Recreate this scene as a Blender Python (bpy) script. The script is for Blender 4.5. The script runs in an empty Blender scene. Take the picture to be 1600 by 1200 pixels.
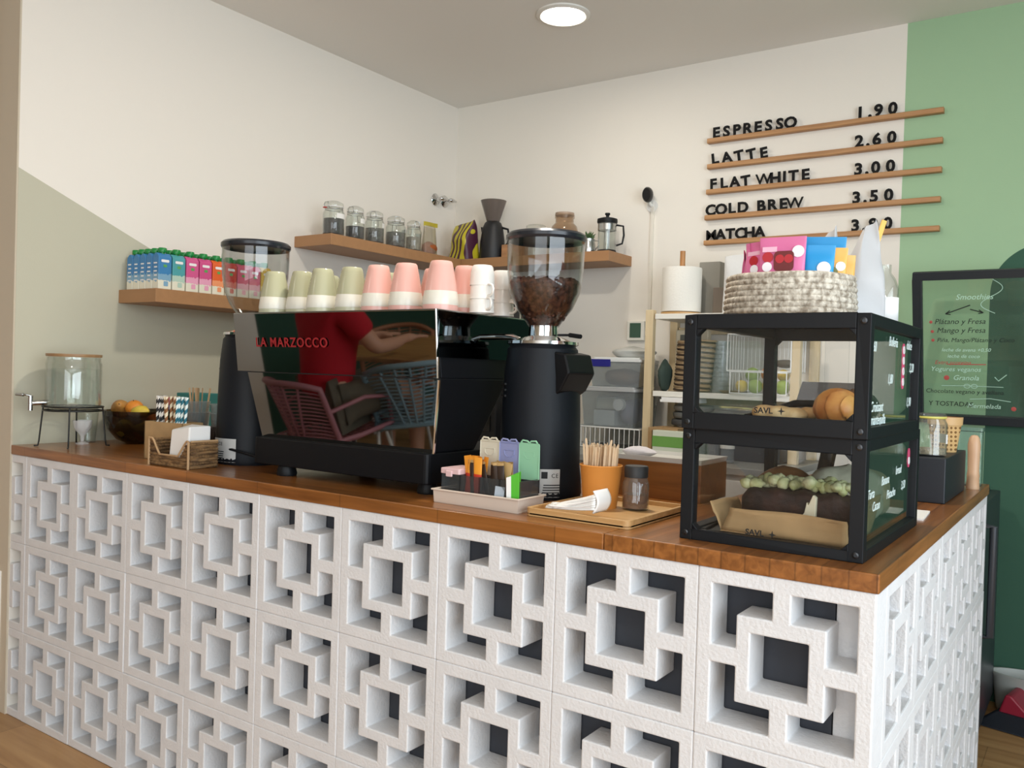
import bpy, bmesh, math, random
from mathutils import Matrix, Vector, Euler
random.seed(7)
SC = bpy.context.scene
COL = SC.collection
PI = math.pi
V = Vector

# ---------------------------------------------------------------- camera
cam = bpy.data.cameras.new('camera')
cam.sensor_fit = 'HORIZONTAL'
cam.sensor_width = 36.0
cam.lens = 36.0 * 1339.84 / 1600
cam.clip_start = 0.02
co = bpy.data.objects.new('camera', cam)
COL.objects.link(co)
yaw, pitch, roll = -0.6035, -0.0142, 0.0306
fwd = V((math.sin(yaw) * math.cos(pitch), math.cos(yaw) * math.cos(pitch), math.sin(pitch)))
rgt = V((math.cos(yaw), -math.sin(yaw), 0))
upv = rgt.cross(fwd)
r2 = rgt * math.cos(roll) + upv * math.sin(roll)
u2 = upv * math.cos(roll) - rgt * math.sin(roll)
mt = Matrix((r2, u2, -fwd)).transposed().to_4x4()
mt.translation = V((0.2854, -1.4565, 1.236))
co.matrix_world = mt
SC.camera = co

# ---------------------------------------------------------------- world, exposure, daylight
w = bpy.data.worlds.new('world')
SC.world = w
w.use_nodes = True
bg = w.node_tree.nodes['Background']
bg.inputs[0].default_value = (0.80, 0.88, 1.0, 1)
bg.inputs[1].default_value = 0.35
SC.view_settings.view_transform = 'Standard'
SC.view_settings.look = 'None'
SC.view_settings.exposure = 0.0
SC.view_settings.gamma = 1.0
SC.view_settings.use_curve_mapping = False
cy = SC.cycles
cy.transparent_max_bounces = 40
cy.max_bounces = 10
cy.diffuse_bounces = 5
cy.glossy_bounces = 5
cy.transmission_bounces = 8
cy.caustics_reflective = False
cy.caustics_refractive = False
cy.sample_clamp_indirect = 6.0
cy.use_denoising = True

def daylight(name, loc, aim, sx, sy, power, color):
    l = bpy.data.lights.new(name, 'AREA')
    l.shape = 'RECTANGLE'
    l.size, l.size_y = sx, sy
    l.energy = power
    l.color = color
    o = bpy.data.objects.new(name, l)
    COL.objects.link(o)
    o.location = loc
    o.rotation_euler = (V(aim) - V(loc)).to_track_quat('-Z', 'Y').to_euler()
    return o
# daylight falling through the street windows of the customer side
daylight('daylight_side', (2.52, -1.55, 1.45), (1.5, -1.55, 1.45), 3.6, 2.1, 150, (0.80, 0.91, 1.0))
daylight('daylight_front', (0.7, -4.12, 1.45), (0.7, -3.0, 1.45), 3.0, 2.1, 58, (0.93, 0.97, 1.0))

# ---------------------------------------------------------------- helpers: materials
def lin(c):
    if isinstance(c, str):
        c = c.lstrip('#')
        c = tuple(int(c[i:i + 2], 16) / 255 for i in (0, 2, 4))
    return tuple((x / 12.92 if x <= 0.04045 else ((x + 0.055) / 1.055) ** 2.4) for x in c) + (1.0,)
_M = {}
def mat(name, col, rough=0.5, metal=0.0, bump=0.0, bscale=80.0, var=0.0, vscale=6.0, spec=None, coat=0.0, trans=0.0, col2=None, emit=0.0, sss=0.0, stretch=None):
    """Principled material; var mixes towards col2 (or a darker tone) with noise, bump adds fine relief."""
    if name in _M: return _M[name]
    m = bpy.data.materials.new(name)
    m.use_nodes = True
    nt = m.node_tree
    b = nt.nodes['Principled BSDF']
    c = lin(col)
    b.inputs['Base Color'].default_value = c
    b.inputs['Roughness'].default_value = rough
    b.inputs['Metallic'].default_value = metal
    if spec is not None: b.inputs['Specular IOR Level'].default_value = spec
    if coat: b.inputs['Coat Weight'].default_value = coat; b.inputs['Coat Roughness'].default_value = 0.05
    if trans: b.inputs['Transmission Weight'].default_value = trans
    if emit:
        b.inputs['Emission Color'].default_value = c; b.inputs['Emission Strength'].default_value = emit
    if var or bump:
        tc = nt.nodes.new('ShaderNodeTexCoord')
        src = tc.outputs['Object']
        if stretch:
            mp = nt.nodes.new('ShaderNodeMapping'); mp.inputs['Scale'].default_value = stretch
            nt.links.new(src, mp.inputs[0]); src = mp.outputs[0]
    if var:
        n = nt.nodes.new('ShaderNodeTexNoise'); n.inputs['Scale'].default_value = vscale; n.inputs['Detail'].default_value = 6
        nt.links.new(src, n.inputs['Vector'])
        r = nt.nodes.new('ShaderNodeValToRGB')
        c2 = lin(col2) if col2 else tuple(x * (1 - var) for x in c[:3]) + (1,)
        r.color_ramp.elements[0].position = 0.35; r.color_ramp.elements[0].color = c2
        r.color_ramp.elements[1].position = 0.65; r.color_ramp.elements[1].color = c
        nt.links.new(n.outputs['Fac'], r.inputs[0]); nt.links.new(r.outputs[0], b.inputs['Base Color'])
    if bump:
        n2 = nt.nodes.new('ShaderNodeTexNoise'); n2.inputs['Scale'].default_value = bscale; n2.inputs['Detail'].default_value = 4
        nt.links.new(src, n2.inputs['Vector'])
        bp = nt.nodes.new('ShaderNodeBump'); bp.inputs['Strength'].default_value = bump; bp.inputs['Distance'].default_value = 0.004
        nt.links.new(n2.outputs['Fac'], bp.inputs['Height']); nt.links.new(bp.outputs[0], b.inputs['Normal'])
    _M[name] = m
    return m
def glass(name, tint='#ffffff', ior=1.5, rough=0.0, refl=1.0, haze=0.0, hazecol='#ffffff'):
    """thin clear glass: straight-through transmission plus a Fresnel mirror coat, optionally a little haze."""
    if name in _M: return _M[name]
    m = bpy.data.materials.new(name); m.use_nodes = True
    nt = m.node_tree; nt.nodes.clear()
    out = nt.nodes.new('ShaderNodeOutputMaterial')
    tr = nt.nodes.new('ShaderNodeBsdfTransparent'); tr.inputs[0].default_value = lin(tint)
    gl = nt.nodes.new('ShaderNodeBsdfGlossy'); gl.inputs['Roughness'].default_value = rough
    fr = nt.nodes.new('ShaderNodeLayerWeight'); fr.inputs[0].default_value = 0.5
    pw = nt.nodes.new('ShaderNodeMath'); pw.operation = 'POWER'; pw.inputs[1].default_value = 4.0
    nt.links.new(fr.outputs['Facing'], pw.inputs[0])
    f0 = ((ior - 1) / (ior + 1)) ** 2 * refl
    mu = nt.nodes.new('ShaderNodeMath'); mu.operation = 'MULTIPLY_ADD'; mu.inputs[1].default_value = (1 - f0) * min(refl, 1.0); mu.inputs[2].default_value = f0
    nt.links.new(pw.outputs[0], mu.inputs[0])
    mx = nt.nodes.new('ShaderNodeMixShader')
    nt.links.new(mu.outputs[0], mx.inputs[0])
    base = tr.outputs[0]
    if haze:
        df = nt.nodes.new('ShaderNodeBsdfDiffuse'); df.inputs[0].default_value = lin(hazecol)
        m2 = nt.nodes.new('ShaderNodeMixShader'); m2.inputs[0].default_value = haze
        nt.links.new(tr.outputs[0], m2.inputs[1]); nt.links.new(df.outputs[0], m2.inputs[2]); base = m2.outputs[0]
    nt.links.new(base, mx.inputs[1]); nt.links.new(gl.outputs[0], mx.inputs[2])
    nt.links.new(mx.outputs[0], out.inputs[0])
    _M[name] = m
    return m
def wood(name, c1, c2, scale=(2, 30, 30), rough=0.4, bump=0.05, plank=0.0, coat=0.0, swap=False):
    """wood with grain along local X (scale stretches the noise)."""
    if name in _M: return _M[name]
    m = bpy.data.materials.new(name); m.use_nodes = True
    nt = m.node_tree; b = nt.nodes['Principled BSDF']
    b.inputs['Roughness'].default_value = rough
    if coat: b.inputs['Coat Weight'].default_value = coat; b.inputs['Coat Roughness'].default_value = 0.12
    tc = nt.nodes.new('ShaderNodeTexCoord')
    mp = nt.nodes.new('ShaderNodeMapping'); mp.inputs['Scale'].default_value = scale
    nt.links.new(tc.outputs['Object'], mp.inputs[0])
    n = nt.nodes.new('ShaderNodeTexNoise'); n.inputs['Scale'].default_value = 1.0; n.inputs['Detail'].default_value = 8; n.inputs['Distortion'].default_value = 0.6
    nt.links.new(mp.outputs[0], n.inputs['Vector'])
    r = nt.nodes.new('ShaderNodeValToRGB')
    r.color_ramp.elements[0].position = 0.3; r.color_ramp.elements[0].color = lin(c1)
    r.color_ramp.elements[1].position = 0.7; r.color_ramp.elements[1].color = lin(c2)
    nt.links.new(n.outputs['Fac'], r.inputs[0])
    src = r.outputs[0]
    if plank:
        # boards: a brick grid whose cells shift the tone
        br = nt.nodes.new('ShaderNodeTexBrick')
        br.inputs['Scale'].default_value = 1.0; br.inputs['Mortar Size'].default_value = 0.0015
        br.inputs['Brick Width'].default_value = plank * 7; br.inputs['Row Height'].default_value = plank
        br.inputs['Color1'].default_value = (1, 1, 1, 1); br.inputs['Color2'].default_value = (0.74, 0.74, 0.74, 1); br.inputs['Mortar'].default_value = (0.45, 0.45, 0.45, 1)
        if swap:
            s1 = nt.nodes.new('ShaderNodeSeparateXYZ'); s2 = nt.nodes.new('ShaderNodeCombineXYZ')
            nt.links.new(tc.outputs['Object'], s1.inputs[0]); nt.links.new(s1.outputs[1], s2.inputs[0]); nt.links.new(s1.outputs[0], s2.inputs[1])
            nt.links.new(s2.outputs[0], br.inputs['Vector'])
        else: nt.links.new(tc.outputs['Object'], br.inputs['Vector'])
        mu = nt.nodes.new('ShaderNodeMixRGB'); mu.blend_type = 'MULTIPLY'; mu.inputs[0].default_value = 0.8
        nt.links.new(src, mu.inputs[1]); nt.links.new(br.outputs[0], mu.inputs[2]); src = mu.outputs[0]
    nt.links.new(src, b.inputs['Base Color'])
    if bump:
        bp = nt.nodes.new('ShaderNodeBump'); bp.inputs['Strength'].default_value = bump; bp.inputs['Distance'].default_value = 0.003
        nt.links.new(n.outputs['Fac'], bp.inputs['Height']); nt.links.new(bp.outputs[0], b.inputs['Normal'])
    _M[name] = m
    return m
def nodes_of(m): return m.node_tree.nodes, m.node_tree.links

# ---------------------------------------------------------------- helpers: mesh builder
class MB:
    def __init__(s): s.v = []; s.f = []; s.mi = []; s.x = Matrix.Identity(4); s.m = 0
    def at(s, loc=(0, 0, 0), rot=(0, 0, 0), sc=(1, 1, 1)):
        s.x = Matrix.LocRotScale(V(loc), Euler(rot), V(sc)); return s
    def add(s, vs, fs):
        k = len(s.v)
        s.v += [tuple(s.x @ V(p)) for p in vs]
        s.f += [tuple(k + i for i in f) for f in fs]
        s.mi += [s.m] * len(fs); return s
    def mset(s, m): s.m = m; return s
    def box(s, x0, x1, y0, y1, z0, z1):
        vs = [(x, y, z) for z in (z0, z1) for y in (y0, y1) for x in (x0, x1)]
        return s.add(vs, [(0, 2, 3, 1), (4, 5, 7, 6), (0, 1, 5, 4), (2, 6, 7, 3), (0, 4, 6, 2), (1, 3, 7, 5)])
    def lathe(s, prof, n=24, c=(0, 0, 0), sx=1, sy=1):
        """profile of (r, z) revolved about z; r = 0 ends close to a point"""
        vs = []; idx = []
        for r, z in prof:
            if abs(r) < 1e-7: idx.append([len(vs)] * n); vs.append((c[0], c[1], c[2] + z))
            else:
                idx.append(list(range(len(vs), len(vs) + n)))
                vs += [(c[0] + r * sx * math.cos(2 * PI * i / n), c[1] + r * sy * math.sin(2 * PI * i / n), c[2] + z) for i in range(n)]
        fs = []
        for a, b in zip(idx, idx[1:]):
            for i in range(n):
                j = (i + 1) % n
                q = [a[i], a[j], b[j], b[i]]
                q2 = []
                for t in q:
                    if t not in q2: q2.append(t)
                if len(q2) > 2: fs.append(tuple(q2))
        return s.add(vs, fs)
    def cyl(s, r, z0, z1, n=24, c=(0, 0, 0), r1=None):
        return s.lathe([(0, z0), (r, z0), (r if r1 is None else r1, z1), (0, z1)], n, c)
    def tube(s, pts, r, n=8, closed=False, cap=True):
        pts = [V(p) for p in pts]; N = len(pts)
        rs = r if isinstance(r, (list, tuple)) else [r] * N
        vs = []; prev = None
        for i, p in enumerate(pts):
            a = pts[i - 1] if (i > 0 or closed) else p
            b = pts[(i + 1) % N] if (i < N - 1 or closed) else p
            t = (b - a).normalized()
            if prev is None:
                u = t.orthogonal().normalized()
            else:
                u = prev - t * prev.dot(t)
                u = u.normalized() if u.length > 1e-6 else t.orthogonal().normalized()
            prev = u; w_ = t.cross(u)
            vs += [tuple(p + (u * math.cos(2 * PI * k / n) + w_ * math.sin(2 * PI * k / n)) * rs[i]) for k in range(n)]
        fs = []
        for i in range(N if closed else N - 1):
            a = i * n; b = ((i + 1) % N) * n
            for k in range(n):
                l = (k + 1) % n
                fs.append((a + k, a + l, b + l, b + k))
        if cap and not closed:
            fs.append(tuple(range(n - 1, -1, -1))); fs.append(tuple((N - 1) * n + k for k in range(n)))
        return s.add(vs, fs)
    def prism(s, poly, h0, h1, ax='z'):
        """poly in the plane across ax, extruded h0..h1 along ax"""
        n = len(poly)
        def P(a, b, h): return (a, b, h) if ax == 'z' else ((a, h, b) if ax == 'y' else (h, a, b))
        vs = [P(a, b, h0) for a, b in poly] + [P(a, b, h1) for a, b in poly]
        fs = [tuple(range(n - 1, -1, -1)), tuple(range(n, 2 * n))] + [(i, (i + 1) % n, n + (i + 1) % n, n + i) for i in range(n)]
        return s.add(vs, fs)
    def grid(s, fn, nu, nv, wu=False, wv=False):
        """surface fn(u, v), u and v in 0..1"""
        cu = nu if wu else nu + 1; cv = nv if wv else nv + 1
        vs = [fn(i / nu, j / nv) for i in range(cu) for j in range(cv)]
        fs = [((i % cu) * cv + j % cv, ((i + 1) % cu) * cv + j % cv, ((i + 1) % cu) * cv + (j + 1) % cv, (i % cu) * cv + (j + 1) % cv) for i in range(nu) for j in range(nv)]
        return s.add(vs, fs)
    def blob(s, c, rx, ry, rz, nu=20, nv=12, amp=0.0, seed=0, p=1.0):
        rd = random.Random(seed); ph = [rd.uniform(0, 6.28) for _ in range(6)]
        prof = []
        def fn(u, v):
            th = 2 * PI * u; la = PI * (v - .5)
            k = 1 + amp * (math.sin(3 * th + ph[0]) * math.cos(la) + .6 * math.sin(5 * la + ph[1]) + .5 * math.sin(2 * th + 4 * la + ph[2]))
            ca = abs(math.cos(la)) ** p; sa = math.copysign(abs(math.sin(la)) ** p, math.sin(la))
            return (c[0] + rx * k * ca * math.cos(th), c[1] + ry * k * ca * math.sin(th), c[2] + rz * k * sa)
        return s.grid(fn, nu, nv, wu=True)
    def build(s, name, mats, parent=None, smooth=None, bevel=0, loc=None, rot=None, seg=2, sub=0, solid=0, merge=True):
        me = bpy.data.meshes.new(name)
        me.from_pydata(s.v, [], s.f)
        bm = bmesh.new(); bm.from_mesh(me)
        for f, k in zip(bm.faces, s.mi): f.material_index = k
        if merge: bmesh.ops.remove_doubles(bm, verts=bm.verts, dist=1e-6)
        bmesh.ops.recalc_face_normals(bm, faces=bm.faces)
        bm.to_mesh(me); bm.free()
        for m in (mats if isinstance(mats, (list, tuple)) else [mats]): me.materials.append(m)
        o = bpy.data.objects.new(name, me); COL.objects.link(o)
        if smooth is not None:
            for p in me.polygons: p.use_smooth = True
            me.set_sharp_from_angle(angle=math.radians(smooth))
        if solid:
            md = o.modifiers.new('solid', 'SOLIDIFY'); md.thickness = solid; md.offset = 0
        if bevel:
            md = o.modifiers.new('bevel', 'BEVEL'); md.width = bevel; md.segments = seg; md.limit_method = 'ANGLE'; md.angle_limit = math.radians(40)
            md.harden_normals = False
        if sub:
            md = o.modifiers.new('sub', 'SUBSURF'); md.levels = sub; md.render_levels = sub
        if parent is not None: o.parent = parent
        if loc is not None: o.location = loc
        if rot is not None: o.rotation_euler = rot
        return o

def T(name, label, cat, loc=(0, 0, 0), rz=0.0, group=None, rot=None):
    o = bpy.data.objects.new(name, None); COL.objects.link(o)
    o.empty_display_size = 0.05
    o.location = loc; o.rotation_euler = rot if rot else (0, 0, rz)
    return tag(o, label, cat, group)
def tag(o, label, cat, group=None):
    o['label'] = label; o['category'] = cat
    if group: o['group'] = group
    return o
def struct(o): o['kind'] = 'structure'; return o
KIDS = {}
def dup(r, loc=None, label=None, rz=None, rot=None, group=None, parent=None):
    c = r.copy(); COL.objects.link(c)
    if parent is not None: c.parent = parent
    if loc is not None: c.location = loc
    if rz is not None: c.rotation_euler = (0, 0, rz)
    if rot is not None: c.rotation_euler = rot
    if label: c['label'] = label
    if group: c['group'] = group
    for k in list(r.children): dup(k, parent=c)
    return c
def text(name, s, size, m, parent=None, loc=(0, 0, 0), rot=(PI / 2, 0, 0), depth=0.001, bold=0.0, shear=0.0, space=1.0, align='LEFT', sx=1.0):
    cu = bpy.data.curves.new(name, 'FONT')
    cu.body = s; cu.size = size; cu.extrude = depth; cu.offset = bold; cu.shear = shear; cu.space_character = space; cu.align_x = align
    cu.resolution_u = 3
    t = bpy.data.objects.new(name, cu); COL.objects.link(t)
    dg = bpy.context.evaluated_depsgraph_get()
    me = bpy.data.meshes.new_from_object(t.evaluated_get(dg))
    bpy.data.objects.remove(t); bpy.data.curves.remove(cu)
    me.name = name; me.materials.clear(); me.materials.append(m)
    o = bpy.data.objects.new(name, me); COL.objects.link(o)
    if parent is not None: o.parent = parent
    o.location = loc; o.rotation_euler = rot; o.scale = (sx, 1, 1)
    return o
def arc(cx, cy, r, a0, a1, n): return [(cx + r * math.cos(a0 + (a1 - a0) * i / n), cy + r * math.sin(a0 + (a1 - a0) * i / n)) for i in range(n + 1)]
def rrect(x0, x1, y0, y1, r, n=5):
    return arc(x1 - r, y1 - r, r, 0, PI / 2, n) + arc(x0 + r, y1 - r, r, PI / 2, PI, n) + arc(x0 + r, y0 + r, r, PI, 1.5 * PI, n) + arc(x1 - r, y0 + r, r, 1.5 * PI, 2 * PI, n)
# ================================================================ the room
YB, XL, ZC, WT = 2.394, -2.80, 2.73, 0.932
M_white = mat('wall_white', '#ece6dc', 0.85, bump=0.06, bscale=220)
M_ceil = mat('ceiling_white', '#e9e7e2', 0.9)
M_shade_beige = mat('wall_shade_beige', '#c9bda9', 0.85, bump=0.06, bscale=220)  # beige paint; on the left wall's end face it is painted shade
M_dgreen = mat('wall_dark_green', '#25493a', 0.8, bump=0.05, bscale=200)
def paint(name, build):
    m = bpy.data.materials.new(name); m.use_nodes = True
    nt = m.node_tree; b = nt.nodes['Principled BSDF']; b.inputs['Roughness'].default_value = 0.85
    g = nt.nodes.new('ShaderNodeNewGeometry'); sp = nt.nodes.new('ShaderNodeSeparateXYZ')
    nt.links.new(g.outputs['Position'], sp.inputs[0])
    def ma(op, a, c):
        n = nt.nodes.new('ShaderNodeMath'); n.operation = op
        for i, q in enumerate((a, c)):
            if isinstance(q, (int, float)): n.inputs[i].default_value = q
            else: nt.links.new(q, n.inputs[i])
        return n.outputs[0]
    def mix(f, c1, c2):
        n = nt.nodes.new('ShaderNodeMixRGB'); nt.links.new(f, n.inputs[0])
        for i, q in ((1, c1), (2, c2)):
            if isinstance(q, str): n.inputs[i].default_value = lin(q)
            else: nt.links.new(q, n.inputs[i])
        return n.outputs[0]
    nt.links.new(build(sp.outputs, ma, mix), b.inputs['Base Color'])
    nz = nt.nodes.new('ShaderNodeTexNoise'); nz.inputs['Scale'].default_value = 220
    bp = nt.nodes.new('ShaderNodeBump'); bp.inputs['Strength'].default_value = 0.06; bp.inputs['Distance'].default_value = 0.004
    nt.links.new(g.outputs['Position'], nz.inputs['Vector']); nt.links.new(nz.outputs[0], bp.inputs['Height']); nt.links.new(bp.outputs[0], b.inputs['Normal'])
    return m
# left wall: white above a slanting edge, grey-green below it
M_left = paint('wall_left_two_tone', lambda p, ma, mix: mix(ma('LESS_THAN', p[2], ma('MULTIPLY', ma('SUBTRACT', 1.886, ma('MULTIPLY', p[1], 0.425)), ma('GREATER_THAN', p[2], 0.91))), '#ece6dc', '#c0bda9'))
# back wall: white, light green from x = -0.43, a dark green arch
def _back(p, ma, mix):
    c = mix(ma('GREATER_THAN', p[0], -0.431), '#ebe6dc', '#9fbf9a')
    d = ma('ADD', ma('POWER', ma('SUBTRACT', p[0], 0.10), 2.0), ma('POWER', ma('SUBTRACT', p[2], 1.60), 2.0))
    inarch = ma('MAXIMUM', ma('LESS_THAN', d, 0.194 ** 2), ma('MULTIPLY', ma('LESS_THAN', p[2], 1.60), ma('LESS_THAN', ma('ABSOLUTE', ma('SUBTRACT', p[0], 0.10), 0), 0.194)))
    wide = ma('MULTIPLY', ma('LESS_THAN', p[2], 1.794), ma('GREATER_THAN', p[0], 0.10))
    inarch2 = ma('MAXIMUM', inarch, wide)
    return mix(inarch2, c, '#345a48')
M_back = paint('wall_back_painted', _back)
M_floor = wood('oak_laminate_floor', '#a57a4c', '#c49a68', scale=(1.5, 22, 22), rough=0.45, bump=0.02, plank=0.19)

struct(MB().box(-4.6, 2.7, -4.3, YB + .1, -0.1, 0).build('floor', M_floor))
struct(MB().box(-4.6, 2.7, -4.3, YB + .1, ZC, ZC + .1).build('ceiling', M_ceil))
struct(MB().box(XL - .12, 2.7, YB, YB + .12, 0, ZC).build('wall_back', M_back))
struct(MB().box(XL - .12, XL, 0.0, YB, 0, ZC).build('wall_left', M_left))
# the end face of the left wall, and the seating niche's back wall beyond it
struct(MB().box(XL - .122, XL - .001, -0.006, 0.0, 0, ZC).build('wall_end_shade', M_shade_beige))  # thin plate whose darker beige stands for shade on the white wall end
struct(MB().box(-4.6, XL - .12, 0.0, 0.1, 0, ZC).build('wall_niche', M_shade_beige))
struct(MB().box(-4.6, -4.5, -2.14, 0, 0, ZC).build('wall_far_left', M_white))
struct(MB().box(-4.6, -4.5, -4.3, -2.14, 0, ZC).build('wall_green_side', M_dgreen))
struct(MB().box(XL - .1, XL - .045, -0.016, -0.006, 0, 0.49).build('trim_2', mat('trim_white', '#e9e6df', 0.5)))
M_wf = mat('window_frame_white', '#e8e8e4', 0.5)
# right wall with a wide shop window in the customer half
def wall_with_window(name, ax, pos0, pos1, a0, a1, w0, w1, z0, z1, m):
    b = MB()
    def bx(p, q, c, d):
        if ax == 'x': b.box(pos0, pos1, p, q, c, d)
        else: b.box(p, q, pos0, pos1, c, d)
    bx(a0, w0, 0, ZC); bx(w1, a1, 0, ZC); bx(w0, w1, 0, z0); bx(w0, w1, z1, ZC)
    return struct(b.build(name, m))
wall_with_window('wall_right', 'x', 2.6, 2.7, -4.3, YB, -3.35, 0.25, 0.4, 2.5, M_dgreen)
wall_with_window('wall_front', 'y', -4.3, -4.2, -4.5, 2.6, -0.8, 2.2, 0.4, 2.5, M_shade_beige)
def window(name, ax, pos, w0, w1, z0, z1):
    t = bpy.data.objects.new(name, None); COL.objects.link(t); struct(t)
    f = MB()
    n = 3
    def bx(p, q, c, d, th=.03):
        if ax == 'x': f.box(pos - th, pos + th, p, q, c, d)
        else: f.box(p, q, pos - th, pos + th, c, d)
    bx(w0, w1, z0, z0 + .05); bx(w0, w1, z1 - .05, z1)
    for i in range(n + 1):
        c = w0 + (w1 - w0) * i / n
        c = min(max(c, w0 + .025), w1 - .025)
        bx(c - .025, c + .025, z0 + .05, z1 - .05)
    struct(f.build('window_frame', M_wf, t))
    g = MB()
    if ax == 'x': g.box(pos - .003, pos + .003, w0 + .05, w1 - .05, z0 + .05, z1 - .05)
    else: g.box(w0 + .05, w1 - .05, pos - .003, pos + .003, z0 + .05, z1 - .05)
    struct(g.build('window_pane', glass('window_glass'), t))
window('window_1', 'x', 2.64, -3.35, 0.25, 0.4, 2.5)
window('window_2', 'y', -4.24, -0.8, 2.2, 0.4, 2.5)

# recessed ceiling lamps: the one in view, one added over the bar, and a row over the customer side
M_lampring = mat('lamp_ring_white', '#e8e6e0', 0.4)
M_lamp = mat('lamp_diffuser', '#fff4e2', 0.5, emit=14.0)
def downlight(x, y, label, power):
    t = T('ceiling_light', label, 'ceiling light', (x, y, ZC))
    b = MB(); b.lathe([(0.112, 0), (0.112, -0.006), (0.096, -0.012), (0.088, -0.004), (0.088, 0)], 40)
    b.build('ring', M_lampring, t, smooth=30)
    MB().lathe([(0, -0.004), (0.088, -0.004), (0.088, -0.001), (0, -0.001)], 40).build('diffuser', M_lamp, t)
    l = bpy.data.lights.new('lamp', 'AREA'); l.shape = 'DISK'; l.size = 0.17; l.energy = power; l.color = (1.0, 0.93, 0.83)
    lo = bpy.data.objects.new('lamp', l); COL.objects.link(lo); lo.parent = t; lo.location = (0, 0, -0.016)
    return t
downlight(-1.616, 1.594, 'round white recessed ceiling lamp glowing over the back counter', 4.2)
downlight(-0.95, 0.45, 'added unseen ceiling lamp over the middle of the bar, brightening the walls', 20.5)  # unseen lamp, added to lift the light on the walls behind the bar
downlight(-3.3, -2.6, 'round recessed ceiling lamp over the seating corner behind the camera', 9)
downlight(0.9, -2.6, 'round recessed ceiling lamp near the shop windows behind the camera', 14)

# ================================================================ bar counter
M_block = mat('painted_concrete_block', '#dededf', 0.72, bump=0.36, bscale=150, var=0.05, vscale=20)
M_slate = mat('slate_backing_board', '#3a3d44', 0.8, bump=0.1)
CUT = [0, .09, .24, .325, .446, .552, .655, .75, .91, 1.0]
def filled(i, j):
    n = 8
    if i in (0, n) or j in (0, n): return True
    if 2 <= i <= 6 and 2 <= j <= 6: return not (3 <= i <= 5 and 3 <= j <= 5)
    return i == 4 or j == 4
def block_mesh(name, u0=0.0):
    cx = [c for c in CUT if c > u0 + 1e-6]; cx = [u0] + cx
    off = len(CUT) - len(cx)
    b = MB(); th = 0.08; s = 0.3
    nx = len(cx) - 1; nz = 8 + 1
    def F(i, j): return 0 <= i < nx and 0 <= j < nz and filled(i + off, j)
    for i in range(nx):
        for j in range(nz):
            if not F(i, j): continue
            x0, x1, z0, z1 = cx[i] * s, cx[i + 1] * s, CUT[j] * s, CUT[j + 1] * s
            b.add([(x0, 0, z0), (x1, 0, z0), (x1, 0, z1), (x0, 0, z1)], [(0, 1, 2, 3)])
            b.add([(x0, th, z0), (x1, th, z0), (x1, th, z1), (x0, th, z1)], [(3, 2, 1, 0)])
            if not F(i - 1, j): b.add([(x0, 0, z0), (x0, 0, z1), (x0, th, z1), (x0, th, z0)], [(0, 1, 2, 3)])
            if not F(i + 1, j): b.add([(x1, 0, z0), (x1, 0, z1), (x1, th, z1), (x1, th, z0)], [(3, 2, 1, 0)])
            if not F(i, j - 1): b.add([(x0, 0, z0), (x1, 0, z0), (x1, th, z0), (x0, th, z0)], [(3, 2, 1, 0)])
            if not F(i, j + 1): b.add([(x0, 0, z1), (x1, 0, z1), (x1, th, z1), (x0, th, z1)], [(0, 1, 2, 3)])
    o = b.build(name, M_block)
    bm = bmesh.new(); bm.from_mesh(o.data)
    bmesh.ops.remove_doubles(bm, verts=bm.verts, dist=1e-5)
    bmesh.ops.dissolve_limit(bm, angle_limit=0.02, verts=bm.verts, edges=bm.edges)
    es = [e for e in bm.edges if len(e.link_faces) == 2 and e.calc_face_angle() > 0.5]
    bmesh.ops.bevel(bm, geom=es, offset=0.0028, segments=2, affect='EDGES', profile=0.5)
    bmesh.ops.triangulate(bm, faces=[f for f in bm.faces if len(f.verts) > 4])
    bm.to_mesh(o.data); bm.free()
    return o
counter = T('bar_counter', 'long white breeze block bar counter along the customer side, with its return end', 'counter', (0, 0, 0))
blk = block_mesh('breeze_block'); blk.parent = counter
part_blk = block_mesh('breeze_block', 0.6667); part_blk.parent = counter
first = True
for r in range(3):
    for c in range(9):
        o = blk if first else dup(blk, parent=counter)
        first = False
        o.location = (-0.3 * (c + 1), random.uniform(-.0012, .0012), 0.3 * r)
    o = part_blk if r == 0 else dup(part_blk, parent=counter)
    o.location = (-3.0, 0, 0.3 * r)
    for c in range(5):
        o = dup(blk, parent=counter)
        o.rotation_euler = (0, 0, PI / 2); o.location = (random.uniform(-.001, .001), 0.08 + 0.3 * c, 0.3 * r)
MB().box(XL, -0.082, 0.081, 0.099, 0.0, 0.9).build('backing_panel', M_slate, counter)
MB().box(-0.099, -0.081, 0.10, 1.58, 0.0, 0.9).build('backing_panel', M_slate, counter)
# solid oak worktop in two boards, the right one running in depth with end grain to the front
M_oak = wood('oak_worktop', '#7a481b', '#a96c34', scale=(3, 60, 60), rough=0.3, bump=0.03, coat=0.25, plank=0.043)
M_oak2 = wood('oak_worktop_return', '#7a481d', '#a86b35', scale=(60, 3, 60), rough=0.3, bump=0.03, coat=0.25, plank=0.043, swap=True)
wt = T('worktop', 'brown oak worktop of two joined boards on the breeze block counter', 'worktop', (0, 0, 0.9))
MB().box(XL, -0.4925, -0.004, 0.62, 0, 0.032).build('board', M_oak, wt, bevel=0.0025)
MB().box(-0.4915, 0.004, -0.004, 1.585, 0, 0.032).build('board', M_oak2, wt, bevel=0.0025)
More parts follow.
